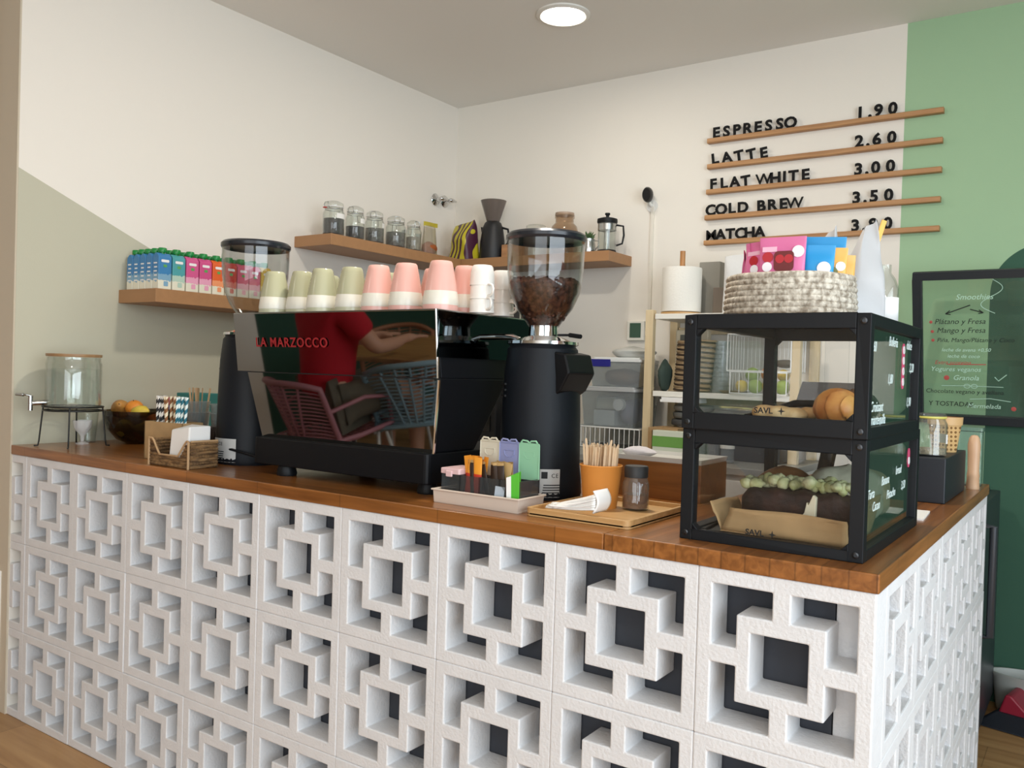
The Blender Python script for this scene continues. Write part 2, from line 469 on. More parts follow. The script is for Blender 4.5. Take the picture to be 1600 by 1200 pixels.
# ================================================================ shared materials
M_black = mat('black_plastic', '#0f1114', 0.5, spec=.3)
M_blackm = mat('black_metal_paint', '#0c0e12', 0.45, spec=.3)
M_grind = mat('dark_blue_black_enamel', '#10151c', 0.5, spec=.28)
M_chrome = mat('chrome', '#d8d8d8', 0.08, metal=1.0)
M_steel = mat('brushed_steel', '#b9bab8', 0.25, metal=1.0)
M_mirror = mat('polished_dark_steel', '#8a8a88', 0.025, metal=1.0)
M_whitec = mat('white_ceramic', '#eeeae2', 0.2)
M_paper = mat('white_paper', '#eceae6', 0.8)
M_kraft = mat('kraft_paper', '#b08f63', 0.8, bump=0.1, bscale=60, var=0.12, vscale=30)
M_card = mat('cardboard', '#9a6f42', 0.85, var=0.1)
M_glass = glass('clear_glass', ior=1.45)
M_jarg = glass('jar_glass', tint='#f8faf8', ior=1.6, haze=0.03)
M_plasticclear = glass('clear_plastic', tint='#eff2f2', ior=1.45, rough=0.08, haze=0.2, hazecol='#c8ced0')
M_shelf = mat('light_brown_shelf_foil', '#a97d55', 0.5, var=0.08, vscale=3, stretch=(1, 12, 12))
M_txtblk = mat('black_print', '#141414', 0.6)
M_txtwht = mat('white_print', '#e8ecec', 0.6)
M_green_cap = mat('green_plastic_cap', '#12843b', 0.35)

# ================================================================ espresso machine (back to the customers)
def quadplate(b, p, t=0.004):
    """slab on the four corner points p (front face), thickness t towards +y"""
    b.add(p + [(x, y + t, z) for x, y, z in p], [(0, 1, 2, 3), (7, 6, 5, 4), (0, 4, 5, 1), (1, 5, 6, 2), (2, 6, 7, 3), (3, 7, 4, 0)])
em = T('espresso_machine', 'large espresso machine with mirror polished back panels and black body on the bar', 'espresso machine', (0, 0, WT))
ZT = 1.379 - WT; ZM = 1.2155 - WT; ZL = 1.034 - WT
YBK = 0.52
# upper body block, lower black housing, feet
b = MB()
b.add([(-1.752, .104, ZT - .004), (-1.010, .104, ZT - .004), (-1.010, .126, ZM), (-1.752, .126, ZM),
       (-1.752, YBK, ZT - .004), (-1.010, YBK, ZT - .004), (-1.010, YBK, ZM), (-1.752, YBK, ZM)],
      [(0, 1, 2, 3), (7, 6, 5, 4), (0, 4, 5, 1), (1, 5, 6, 2), (2, 6, 7, 3), (3, 7, 4, 0)])
b.build('upper_body', M_blackm, em, bevel=0.002)
b = MB()
b.add([(-1.700, .118, ZM), (-1.008, .118, ZM), (-1.036, .140, ZL), (-1.662, .140, ZL),
       (-1.700, .40, ZM), (-1.008, .40, ZM), (-1.036, .30, ZL), (-1.662, .30, ZL)],
      [(0, 1, 2, 3), (7, 6, 5, 4), (0, 4, 5, 1), (1, 5, 6, 2), (2, 6, 7, 3), (3, 7, 4, 0)])
b.build('lower_body', M_blackm, em, bevel=0.003)
b = MB(); b.prism(rrect(-1.664, -1.030, .108, YBK, .012, 3), 0.028, ZL); b.build('base', mat('black_satin', '#090b0f', 0.5, spec=.25), em, bevel=0.003)
for fx, fy in ((-1.56, .14), (-1.07, .16), (-1.56, .46), (-1.07, .46)):
    MB().lathe([(0, 0), (.026, 0), (.028, .006), (.022, .03), (0, .03)], 20, (fx, fy, 0)).build('foot', M_black, em, smooth=40)
b = MB(); quadplate(b, [(-1.757, .100, ZT), (-1.007, .100, ZT), (-1.012, .1206, ZM), (-1.757, .1206, ZM)]); up = b.build('upper_mirror_panel', M_mirror, em)
up['label'] = 'upper mirror polished panel with red lettering'
b = MB(); quadplate(b, [(-1.702, .112, ZM - .003), (-1.003, .112, ZM - .003), (-1.032, .1345, ZL), (-1.660, .1345, ZL)]); b.build('lower_mirror_panel', M_mirror, em)
# bright trim along the right edges
b = MB(); b.tube([(-1.008, .0985, ZT), (-1.012, .117, ZM)], .0035); b.build('edge_trim', M_chrome, em, smooth=40)
b = MB(); b.tube([(-1.004, .1115, ZM - .004), (-1.031, .131, ZL)], .004); b.build('edge_trim', M_chrome, em, smooth=40)
# side panel, polished in its upper part
b = MB(); b.box(-1.010, -1.004, .106, YBK, ZM + .05, ZT - .004); b.build('side_mirror_panel', mat('polished_black_steel', '#4c5254', 0.04, metal=1.0), em)
b = MB(); b.box(-1.757, -1.007, .100, YBK, ZT - .004, ZT); b.build('cup_tray', M_steel, em, bevel=0.001)
b = MB()
for y in (.47,):
    b.tube([(-1.75, y, ZT + .03), (-1.02, y, ZT + .03)], .004)
for x in (-1.75, -1.385, -1.02): b.tube([(x, .47, ZT), (x, .47, ZT + .03)], .004)
b.build('cup_rail', M_chrome, em, smooth=40)
# red maker's lettering, following the panel's lean
lean = math.atan2(.0206, ZT - ZM)
text('lettering', 'LA MARZOCCO', 0.036, mat('red_lettering', '#96181f', 0.5), em, (-1.665, .1085, 1.285 - WT), (PI / 2 + lean, 0, 0), depth=0.0004, bold=0.0006, space=1.15)

# ================================================================ coffee grinders
M_hop = glass('hopper_plastic', tint='#f0f1f1', ior=1.5)
M_bean = mat('roasted_beans', '#6a4230', 0.45, bump=1.0, bscale=60, var=0.75, vscale=85, col2='#2c1810')
M_smoke = mat('smoky_lid', '#22252b', 0.25)
M_label = mat('rating_plate_silver', '#c9c9c6', 0.35)
def grinder(loc, rz, label, beans, turn=0.0, pa=(312, 339)):
    t = T('coffee_grinder', label, 'coffee grinder', loc, rz)
    b = MB(); b.lathe([(0, 0), (.104, 0), (.107, .01), (.105, .045), (.101, .075), (.099, .2), (.095, .30), (.088, .362), (.080, .372), (0, .372)], 48, sy=.98); b.build('body', M_grind, t, smooth=30)
    b = MB(); b.prism([(.08, .25), (.098, .262), (.124, .305), (.11, .35), (.075, .356)], -.045, .055, 'y'); b.build('spout_housing', M_blackm, t, bevel=0.004, rot=(0, 0, turn))
    b = MB(); b.lathe([(.0, .37), (.082, .37), (.089, .374), (.088, .381), (.07, .384), (.055, .39), (.038, .395), (.036, .42), (0, .42)], 40); b.build('collar', M_chrome, t, smooth=30)
    b = MB(); b.tube([(-.06, -.02, .385), (-.085, -.02, .392), (-.135, -.025, .393)], [.006, .008, .0085], 12); b.build('lever', M_chrome, t, smooth=50)
    b = MB(); b.tube([(.04, .01, .398), (.085, 0, .397)], .003, 8); b.tube([(.085, 0, .397), (.122, -.003, .393)], .0055, 8); b.build('adjuster_rod', M_black, t, smooth=50)
    prof = [(.0345, .392), (.0355, .415), (.045, .43), (.07, .462), (.087, .50), (.0945, .55), (.0965, .60), (.096, .642)]
    b = MB(); b.lathe(prof + [(r - .0025, z) for r, z in reversed(prof)], 48); b.build('hopper', M_hop, t, smooth=40)
    b = MB(); b.lathe([(0, .652), (.06, .652), (.094, .648), (.1, .642), (.1, .634), (.0965, .628), (.0925, .634), (0, .637)], 48); b.build('hopper_lid', M_smoke, t, smooth=30)
    if beans:
        b = MB(); rd = random.Random(3)
        b.lathe([(0, .394), (.031, .394), (.0325, .415), (.042, .432), (.067, .464), (.083, .50), (.0885, .525), (.086, .532), (.05, .537), (0, .538)], 40)
        for k in range(240):
            a = rd.uniform(0, 2 * PI)
            if k < 120: r = .083 * math.sqrt(rd.random()); z = .538 - .004 * (r / .08)
            else:
                z = rd.uniform(.43, .53); r = .042 + (.088 - .042) * ((z - .43) / .1) ** .7 - .0015
            b.blob((r * math.cos(a), r * math.sin(a), z), .0055, .004, .0035, 6, 4)
        b.m = 0
        o = b.build('coffee_beans', M_bean, t, smooth=40); o['label'] = 'roasted coffee beans filling the hopper cone'
    # ventilation slots and rating plate on the customer side
    b = MB()
    for k in range(3):
        z = .245 + .0145 * k
        pts = [(.0985 * math.cos(a), .0975 * math.sin(a), z) for a in [math.radians(222 + 5 * i) for i in range(6)]]
        b.tube(pts, .0028, 6)
    b.build('vent_slots', mat('vent_black', '#050608', 0.7), t)
    def plate(a0, a1, z0, z1, r=.1062):
        bb = MB(); bb.grid(lambda u, v: (r * math.cos(a0 + (a1 - a0) * u), r * .98 * math.sin(a0 + (a1 - a0) * u), z0 + (z1 - z0) * v), 10, 1)
        return bb
    plate(math.radians(pa[0]), math.radians(pa[1]), .008, .075).build('rating_plate', M_label, t, solid=0.0006)
    bb = MB()
    for k in range(5):
        aa = math.radians(pa[0] + 3 + 0.5 * k)
        bb.m = 0
        z = .012 + .006 * k
        bb.grid(lambda u, v: (.1068 * math.cos(aa + .4 * u), .1068 * .98 * math.sin(aa + .4 * u), z + .0025 * v), 6, 1)
    aa = math.radians(pa[0] + 2)
    bb.grid(lambda u, v: (.1068 * math.cos(aa + .14 * u), .1068 * .98 * math.sin(aa + .14 * u), .053 + .016 * v), 4, 1)
    bb.build('plate_print', M_txtblk, t, solid=0.0003)
    for ch, ang in (('C', pa[0] + 15), ('E', pa[0] + 21)):
        a = math.radians(ang)
        text('plate_print', ch, .014, M_txtblk, t, (.1069 * math.cos(a), .1069 * .98 * math.sin(a), .055), (PI / 2, 0, a + PI / 2), depth=.0002)
    return t
gr = grinder((-.866, .345, WT), math.radians(-9), 'black coffee grinder with beans in its clear hopper, right of the espresso machine', True)
gl_ = grinder((-1.884, .275, WT), math.radians(-32), 'black coffee grinder with an empty clear hopper, left of the espresso machine', False, math.radians(100), (280, 330))
gl_.scale = (1.045, 1.045, 1.045)
b = MB(); b.tube([(-1.99, .215, WT + .052), (-1.93, .178, WT + .05), (-1.84, .172, WT + .047), (-1.75, .18, WT + .035), (-1.70, .20, WT + .018), (-1.69, .26, WT + .005)], .004)
tag(b.build('power_cord', M_black, smooth=60), 'black power cord looping in front of the left coffee grinder', 'cord')

# ================================================================ cups stacked upside down on the machine
def cup_mats(name, c_out, c_band):
    m = paint(name, lambda p, ma, mix: mix(ma('LESS_THAN', p[2], 1.43), c_out, c_band))
    return m
M_sage = mat('sage_glaze', '#b3b191', 0.22); M_sage2 = mat('sage_glaze_light', '#c6c3a4', 0.22)
M_pinkg = mat('pink_glaze', '#eab3a6', 0.22)
M_cream = mat('cream_glaze', '#e9e3d3', 0.25)
def tumbler(kind, g):
    """handleless cup standing upside down, mouth on z = 0; the foot rings and the unglazed cream rim band are its parts"""
    t = T('tumbler_cup', '', 'cup')
    rb, rt, h = .0445, .0265, .108
    def rad(z): return rb - (rb - rt) * (z / h) ** 1.35
    zs = [.034, .05, .065, .08, .095, .104]
    prof = [(rad(z), z) for z in zs] + [(rt - .002, h), (rt - .005, h), (rt - .007, h - .003), (0, h - .003)]
    b = MB(); b.lathe(prof + [], 36); b.build('glazed_wall', g, t, smooth=35)
    b = MB(); b.lathe([(rad(.034), .034), (rad(.02), .02), (rad(.004), .004), (rb - .001, 0), (rb - .004, 0), (rad(.034) - .004, .034)], 36); o = b.build('rim_band', M_cream, t, smooth=35)
    return t
zc = 1.379
def solid_variant(t, g):
    # the cup underneath shows only its glazed rim
    c = dup(t)
    for k in c.children:
        if k.name.startswith('rim_band'):
            k.data = k.data.copy(); k.data.materials.clear(); k.data.materials.append(g)
    return c
def cup_stack(x, y, top, low, nm, wd, st):
    rz = random.uniform(0, 6)
    for tpl, z, w_ in ((low, 0, 'lower '), (top, .0145, 'upper ')):
        lab = w_ + nm + ' cup of the pair ' + wd
        loc = (x, y, zc + z)
        if id(tpl) not in st:
            st.add(id(tpl)); tpl.location = loc; tpl.rotation_euler = (0, 0, rz); o = tpl
        else: o = dup(tpl, loc, rz=rz)
        tag(o, lab, 'cup', nm + ' cups upside down on the espresso machine')
sage = tumbler('sage', M_sage); pnk = tumbler('pink', M_pinkg)
sage_l = solid_variant(sage, M_sage2); pnk_l = solid_variant(pnk, M_pinkg)
st = set()
for x, y, wd in [(-1.683, .185, 'leftmost in front on the machine'), (-1.598, .21, 'second from left in front on the machine'), (-1.487, .185, 'third from left in front on the machine'), (-1.380, .19, 'in front next to the pink cups'),
      (-1.60, .315, 'leftmost in the back row'), (-1.49, .305, 'middle of the back row'), (-1.375, .32, 'rightmost in the back row')]:
    cup_stack(x, y, sage, sage_l, 'sage green', wd, st)
for x, y, wd in [(-1.279, .185, 'in front nearest the green cups'), (-1.178, .18, 'in the middle of the front row'), (-1.060, .175, 'rightmost in the front row'), (-1.185, .30, 'left in the back row'), (-1.065, .28, 'right in the back row')]:
    cup_stack(x, y, pnk, pnk_l, 'pink', wd, st)
# white espresso cups with handles, stacked upside down
ec = T('espresso_cup', 'bottom white espresso cup of the stack beside the pink cups', 'cup', (-.985, .245, zc), -.5, 'white espresso cups')
b = MB(); b.lathe([(.031, 0), (.0305, .006), (.0295, .03), (.026, .046), (.023, .05), (.02, .05), (.019, .048), (0, .048)], 32); b.build('cup_wall', M_whitec, ec, smooth=40)
b = MB(); b.tube([(.028, 0, .008), (.042, 0, .007), (.052, 0, .013), (.054, 0, .022), (.050, 0, .031), (.04, 0, .035), (.028, 0, .036)], .0034, 8); b.build('handle', M_whitec, ec, smooth=60)
dup(ec, (-.985, .245, zc + .0335), 'middle white espresso cup of the stack beside the pink cups', -.42)
dup(ec, (-.986, .245, zc + .067), 'top white espresso cup of the stack beside the pink cups', 2.2)
dup(ec, (-1.005, .36, zc), 'white espresso cup standing behind the white cup stack', -.2)
dup(ec, (-1.005, .36, zc + .0335), 'second white espresso cup in the hindmost white stack', -.1)
dup(ec, (-1.005, .36, zc + .067), 'topmost white espresso cup in the hindmost white stack', -.3)
# ================================================================ left end of the bar: drinks dispenser, fruit, straws
M_wire = mat('dark_wire', '#2a2a28', 0.4, metal=0.6)
wd = T('drink_stand', 'dark wire stand with four legs holding the glass drink dispenser', 'stand', (-2.645, .125, WT))
b = MB()
for z, r in ((.125, .092), (.138, .095)): b.tube([(r * math.cos(a), r * math.sin(a), z) for a in [2 * PI * i / 32 for i in range(32)]], .0028, 6, closed=True)
b.tube([(-.09, 0, .125), (.09, 0, .125)], .0025); b.tube([(0, -.09, .125), (0, .09, .125)], .0025)
b.build('ring', M_wire, wd, smooth=60)
for a in (235, 325, 55, 145):
    a = math.radians(a); c, s = math.cos(a), math.sin(a)
    MB().tube([(.092 * c, .092 * s, .136), (.094 * c, .094 * s, .12), (.103 * c, .103 * s, .02), (.106 * c, .106 * s, .004), (.118 * c, .118 * s, .003)], .0028, 6).build('leg', M_wire, wd, smooth=60)
dd = T('drink_dispenser', 'glass drink dispenser full of water with a wooden lid and a steel tap', 'drink dispenser', (-2.645, .125, WT + .130))
pr = [(0, 0), (.075, 0), (.086, .008), (.088, .02), (.088, .155), (.084, .165), (.084, .178)]
MB().lathe(pr + [(.081, .178), (.081, .164), (.085, .154), (.085, .02), (.083, .011), (.074, .004), (0, .004)], 40).build('jar', M_jarg, dd, smooth=35)
MB().lathe([(0, .005), (.074, .005), (.083, .012), (.0845, .02), (.0845, .138), (0, .138)], 40).build('water', glass('water', tint='#fafcfb', ior=1.33, haze=.04, hazecol='#e6ecea'), dd, smooth=35)
MB().lathe([(0, .179), (.087, .179), (.088, .183), (.088, .189), (0, .189)], 40).build('lid', wood('bamboo_lid', '#8b6a48', '#a5835c'), dd, smooth=35)
b = MB(); b.tube([(-.02, -.083, .022), (-.03, -.125, .02)], .009, 12); b.tube([(-.033, -.128, .045), (-.033, -.128, -.005)], .0075, 12)
b.tube([(-.033, -.128, .045), (-.037, -.139, .047), (-.052, -.142, .047)], .0035); b.tube([(-.052, -.142, .047), (-.085, -.15, .047)], [.006, .0045], 8); b.build('tap', M_steel, dd, smooth=50)
gt = T('drinking_glass', 'clear empty tumbler standing behind the drink dispenser', 'glass', (-2.755, .24, WT))
MB().lathe([(0, 0), (.026, 0), (.036, .11), (.0345, .11), (.0245, .006), (0, .006)], 24).build('tumbler', M_jarg, gt, smooth=40)
# pedestal glass added for the bright spot between the stand legs
gt2 = T('bright_spot_glass', 'small frosted glass added for a bright spot under the drink dispenser', 'glass', (-2.70, .19, WT))
MB().lathe([(0, 0), (.022, 0), (.022, .004), (.006, .01), (.008, .03), (.03, .06), (.033, .085), (.031, .085), (.026, .06), (0, .035)], 24).build('bowl_and_foot', glass('frosted_glass', haze=.35, ior=1.5), gt2, smooth=40)
# fruit bowl
fb = tag(MB().lathe([(0, 0), (.05, 0), (.09, .018), (.125, .06), (.14, .105), (.145, .14), (.142, .14), (.136, .106), (.12, .064), (.086, .024), (.048, .006), (0, .006)], 48).build('fruit_bowl', glass('smoky_glass', tint='#ab9e88', ior=1.6, haze=.10, hazecol='#1a1a1c'), smooth=35, loc=(-2.63, .365, WT)), 'round smoked glass bowl heaped with fruit', 'bowl')
M_orange = mat('orange_peel', '#e08a2c', 0.45, bump=.4, bscale=200)
M_lemon = mat('lemon_peel', '#d9bd45', 0.45, bump=.3, bscale=160)
M_mango = mat('pear_skin', '#c79a4a', 0.5, var=.2, vscale=14, col2='#b5763a')
M_pear = mat('green_pear_skin', '#a8a640', 0.5, var=.2, vscale=20, col2='#8a8a2e')
def fruit(name, lab, cat, loc, shape, m, rot=(0, 0, 0), stem=True, grp='fruit in the smoked glass bowl', sc=.86):
    b = MB()
    if shape == 'orange': b.blob((0, 0, 0), .037, .037, .035, 20, 14)
    elif shape == 'lemon': b.lathe([(0, -.045), (.006, -.043), (.01, -.038), (.024, -.026), (.03, 0), (.024, .026), (.01, .038), (.006, .043), (0, .045)], 20)
    else: b.lathe([(0, -.045), (.02, -.042), (.036, -.024), (.039, -.005), (.033, .018), (.02, .038), (.014, .052), (.006, .058), (0, .058)], 20)
    t = T(name, lab, cat, loc, rot=rot, group=grp)
    t.scale = (sc,) * 3
    b.build('flesh', m, t, smooth=60)
    z = {'orange': .0345, 'lemon': .044, 'pear': .056}[shape]
    MB().tube([(0, 0, z - .002), (.002, 0, z + (.004 if shape != 'pear' else .014))], .0018, 6).build('stem', mat('fruit_stem', '#4d3b22', 0.8), t)
    return t
fb.scale = (.86, .86, .86)
fz = WT
fruit('mango', 'yellow brown mango at the left rim of the fruit bowl', 'fruit', (-2.699, 0.331, fz + 0.125), 'pear', M_mango, (1.2, .3, .8))
fruit('orange', 'bright orange in the middle of the fruit bowl', 'fruit', (-2.630, 0.344, fz + 0.128), 'orange', M_orange, (.3, .2, 0))
fruit('lemon', 'yellow lemon at the right rim of the fruit bowl', 'fruit', (-2.565, 0.326, fz + 0.117), 'lemon', M_lemon, (1.4, .2, 1.9))
fruit('pear', 'green pear low in the front of the fruit bowl', 'fruit', (-2.613, 0.300, fz + 0.058), 'pear', M_pear, (1.3, 0, 1.2))
fruit('pear', 'green pear low at the right side of the fruit bowl', 'fruit', (-2.561, 0.356, fz + 0.056), 'pear', M_pear, (1.5, 0, -.4))
fruit('orange', 'orange at the bottom left of the fruit bowl', 'fruit', (-2.677, 0.339, fz + 0.052), 'orange', mat('orange_dark', '#c8742a', .5), (0, .4, 0))
fruit('orange', 'orange at the back of the fruit bowl', 'fruit', (-2.613, 0.417, fz + 0.077), 'orange', mat('orange_dark', '#c8742a', .5), (0, .4, 0))
fruit('orange', 'orange at the bottom of the fruit bowl under the pears', 'fruit', (-2.608, 0.365, fz + 0.038), 'orange', mat('orange_dark', '#c8742a', .5), (0, .4, 0))
# coloured paper napkin packs stacked behind the bowl
for k, (z, c, nm) in enumerate([(0, '#5b6a9d', 'dark blue'), (.03, '#6a6fa8', 'blue'), (.06, '#8578a0', 'purple'), (.09, '#c76f76', 'coral pink')]):
    b = MB(); b.box(-.065, .065, -.065, .065, 0, .028)
    tag(b.build('napkin_pack', mat('napkin_' + nm.replace(' ', '_'), c, .85, bump=.2, bscale=200), bevel=.004, loc=(-2.70 + .002 * k, .585, WT + .045 + z), rot=(0, 0, .05 * k)), nm + ' pack of paper napkins in the stack behind the fruit bowl', 'napkins', 'stacked napkin packs')
b = MB(); b.box(-.075, .075, -.075, .075, 0, .045); tag(b.build('napkin_box', mat('box_grey', '#6d6a66', .8), bevel=.003, loc=(-2.70, .585, WT)), 'low grey box under the stacked napkin packs', 'box')
b = MB(); b.box(-.06, .06, -.05, .05, 0, .19); tag(b.build('napkin_box', mat('teal_box', '#2f7470', .7), bevel=.003, loc=(-2.47, .50, WT), rot=(0, 0, .1)), 'teal box standing behind the striped paper straws', 'box')
b = MB(); b.box(-.03, .03, -.03, .03, 0, .182); tag(b.build('napkin_box', mat('mauve_box', '#7d7590', .7), bevel=.003, loc=(-2.545, .535, WT)), 'narrow mauve box left of the teal box', 'box')
# kraft box of striped paper straws
kb = T('straw_box', 'open kraft cardboard box holding striped paper straws', 'box', (-2.085, .14, WT), .12)
b = MB(); W, D, H = .083, .04, .117
b.box(-W, W, -D, -D + .003, 0, H); b.box(-W, W, D - .003, D, 0, H); b.box(-W, -W + .003, -D, D, 0, H); b.box(W - .003, W, -D, D, 0, H); b.box(-W, W, -D, D, 0, .003)
b.build('carton', M_kraft, kb)
def straw_mat(name, c1, c2):
    if name in _M: return _M[name]
    m = bpy.data.materials.new(name); m.use_nodes = True; nt = m.node_tree; bb = nt.nodes['Principled BSDF']; bb.inputs['Roughness'].default_value = .6
    tc = nt.nodes.new('ShaderNodeTexCoord'); sp = nt.nodes.new('ShaderNodeSeparateXYZ'); nt.links.new(tc.outputs['Object'], sp.inputs[0])
    at = nt.nodes.new('ShaderNodeMath'); at.operation = 'ARCTAN2'; nt.links.new(sp.outputs[0], at.inputs[0]); nt.links.new(sp.outputs[1], at.inputs[1])
    d = nt.nodes.new('ShaderNodeMath'); d.operation = 'MULTIPLY_ADD'; nt.links.new(sp.outputs[2], d.inputs[0]); d.inputs[1].default_value = 230
    nt.links.new(at.outputs[0], d.inputs[2])
    s = nt.nodes.new('ShaderNodeMath'); s.operation = 'SINE'; nt.links.new(d.outputs[0], s.inputs[0])
    g = nt.nodes.new('ShaderNodeMath'); g.operation = 'GREATER_THAN'; g.inputs[1].default_value = 0; nt.links.new(s.outputs[0], g.inputs[0])
    mx = nt.nodes.new('ShaderNodeMixRGB'); nt.links.new(g.outputs[0], mx.inputs[0]); mx.inputs[1].default_value = lin(c1); mx.inputs[2].default_value = lin(c2)
    nt.links.new(mx.outputs[0], bb.inputs[0]); _M[name] = m; return m
SM = [('black and white', straw_mat('straw_black', '#1c1c20', '#e6e2da')), ('brown and cream', straw_mat('straw_brown', '#8a5a30', '#f0e2c4')), ('teal and white', straw_mat('straw_teal', '#1d6a7c', '#e3ebe6'))]
rd = random.Random(5)
sb = {}
ROWS = ['leftmost', 'left of the middle', 'right of the middle', 'rightmost']
for g, (nm, m) in enumerate(SM):
    for k in range(6):
        x = -2.085 - .06 + .0495 * g + .012 * (k % 4) - .006; y = .128 + .022 * (k // 4) + rd.uniform(-.004, .004)
        b = MB(); b.lathe([(.0045, 0), (.0045, .19), (.0038, .19), (.0038, 0)], 10) if nm not in sb else None
        if nm not in sb:
            o = b.build('paper_straw', m, smooth=50); sb[nm] = o
        else: o = sb[nm].copy(); COL.objects.link(o)
        o.location = (x, y, WT + .006); o.rotation_euler = (rd.uniform(-.05, .05), rd.uniform(-.10, .10) + .05 * (g - 1), 0)
        tag(o, nm + ' striped paper straw in the kraft box', 'straw', nm + ' straws in the kraft box')
# woven napkin holder with a white napkin pack
M_wick = mat('woven_water_hyacinth', '#8d6b43', 0.8, bump=1.0, bscale=40, var=.55, vscale=28, col2='#4f371f', stretch=(1, 1, 4))
wk = T('napkin_holder', 'woven napkin holder with a dip cut in its front rim', 'napkin holder', (-1.925, .066, WT), .02)
def wall_path(b, pts, h):  # woven rows as stacked wavy cords
    pass
b = MB()
def rows(b, a, c, hfun, n=30):
    a = V(a); c = V(c); L = (c - a).length
    for k in range(8):
        z = .006 + .0095 * k
        pts = []
        for i in range(n + 1):
            p = a.lerp(c, i / n)
            if z <= hfun(i / n): pts.append((p.x + .0012 * math.sin(i * 2.1 + k * PI), p.y + .0012 * math.sin(i * 2.1 + k * PI), z))
            else:
                if len(pts) > 1: b.tube(pts, .0056, 6)
                pts = []
        if len(pts) > 1: b.tube(pts, .0056, 6)
dip = lambda u: .075 if u < .1 else (.075 - .045 * min(1, (u - .1) / .18) if u < .75 else .03 + .045 * min(1, (u - .75) / .2))
rows(b, (-.092, -.045, 0), (.092, -.045, 0), dip); rows(b, (.092, -.045, 0), (.092, .045, 0), lambda u: .075); rows(b, (.092, .045, 0), (-.092, .045, 0), lambda u: .075); rows(b, (-.092, .045, 0), (-.092, -.045, 0), lambda u: .075)
b.box(-.09, .09, -.044, .044, 0, .006)
b.build('woven_wall', M_wick, wk, smooth=60)
b = MB(); M_cordl = mat('pale_cord', '#b3916a', .8)
b.tube([(-.092 + .184 * u, -.051, dip(u) + .004) for u in [i / 24 for i in range(25)]], .003, 6)
for x in (-.092, .092): b.tube([(x, -.050, 0), (x, -.050, .077)], .0035, 6)
b.tube([(.096, -.045, .078), (.096, .045, .078)], .003, 6)
b.build('edge_cord', M_cordl, wk, smooth=60)
b = MB(); b.add([(-.02, -.036, 0), (.075, -.038, 0), (.075, .036, 0), (-.02, .036, 0), (-.012, -.033, .098), (.078, -.036, .112), (.078, .036, .112), (-.012, .036, .112)], [(3, 2, 1, 0), (4, 5, 6, 7), (0, 1, 5, 4), (1, 2, 6, 5), (2, 3, 7, 6), (3, 0, 4, 7)])
tag(b.build('napkin_stack', M_paper, bevel=.004, loc=(-1.925, .066, WT + .008)), 'block of white paper napkins standing in the woven holder', 'napkins')
# clear cups and dark lids behind the napkin holder
cupc = T('plastic_cup', 'clear plastic cup with sticks behind the straw box', 'cup', (-2.205, .31, WT), 0, 'clear cups behind the napkin holder')
MB().lathe([(0, 0), (.026, 0), (.039, .135), (.041, .137), (.039, .139), (.0375, .135), (.0245, .004), (0, .004)], 24).build('wall', M_plasticclear, cupc, smooth=40)
dup(cupc, (-2.10, .33, WT), 'clear plastic cup beside the left coffee grinder')
dup(cupc, (-2.10, .33, WT + .03), 'upper clear plastic cup nested beside the left coffee grinder')
dup(cupc, (-2.205, .31, WT + .035), 'upper clear plastic cup nested behind the straw box')
b = MB()
for k in range(9): b.box(-.003, .003, -.001, .001, 0, .17); b.at((.006 * (k - 4), .004 * ((k * 7) % 5 - 2), .004), (rd.uniform(-.08, .08), rd.uniform(-.12, .12), k))
tag(b.build('wooden_cutlery', mat('pale_stirrer_wood', '#c4a27a', .7), loc=(-2.205, .31, WT + .045)), 'bunch of thin wooden sticks in the clear cup behind the straws', 'sticks')
ld = MB(); ld.lathe([(0, .0), (.04, 0), (.041, .004), (.038, .008), (.034, .016), (0, .017)], 28)
l0 = tag(ld.build('cup_lid', mat('dark_brown_lid', '#2b211d', .35), smooth=40, loc=(-2.085, .235, WT + .064), rot=(1.2, .3, .2)), 'dark brown cup lid leaning frontmost in the row behind the napkin holder', 'lid', 'dark cup lids')
for k in range(1, 4):
    o = l0.copy(); COL.objects.link(o); o.location = (-2.085 + .022 * k - .03 * (k == 3), .235 + .012 * k, WT + .062); o.rotation_euler = (1.2, .3 + .1 * k, .2)
    o['label'] = ['', 'dark brown cup lid second in the row behind the napkin holder', 'dark brown cup lid third in the row behind the napkin holder', 'dark brown cup lid hindmost in the row behind the napkin holder'][k]
bx = MB(); bx.box(-.06, .06, -.04, .04, 0, .055); tag(bx.build('lid_tray', M_black, bevel=.003, loc=(-2.07, .27, WT)), 'low black tray under the dark cup lids', 'tray')
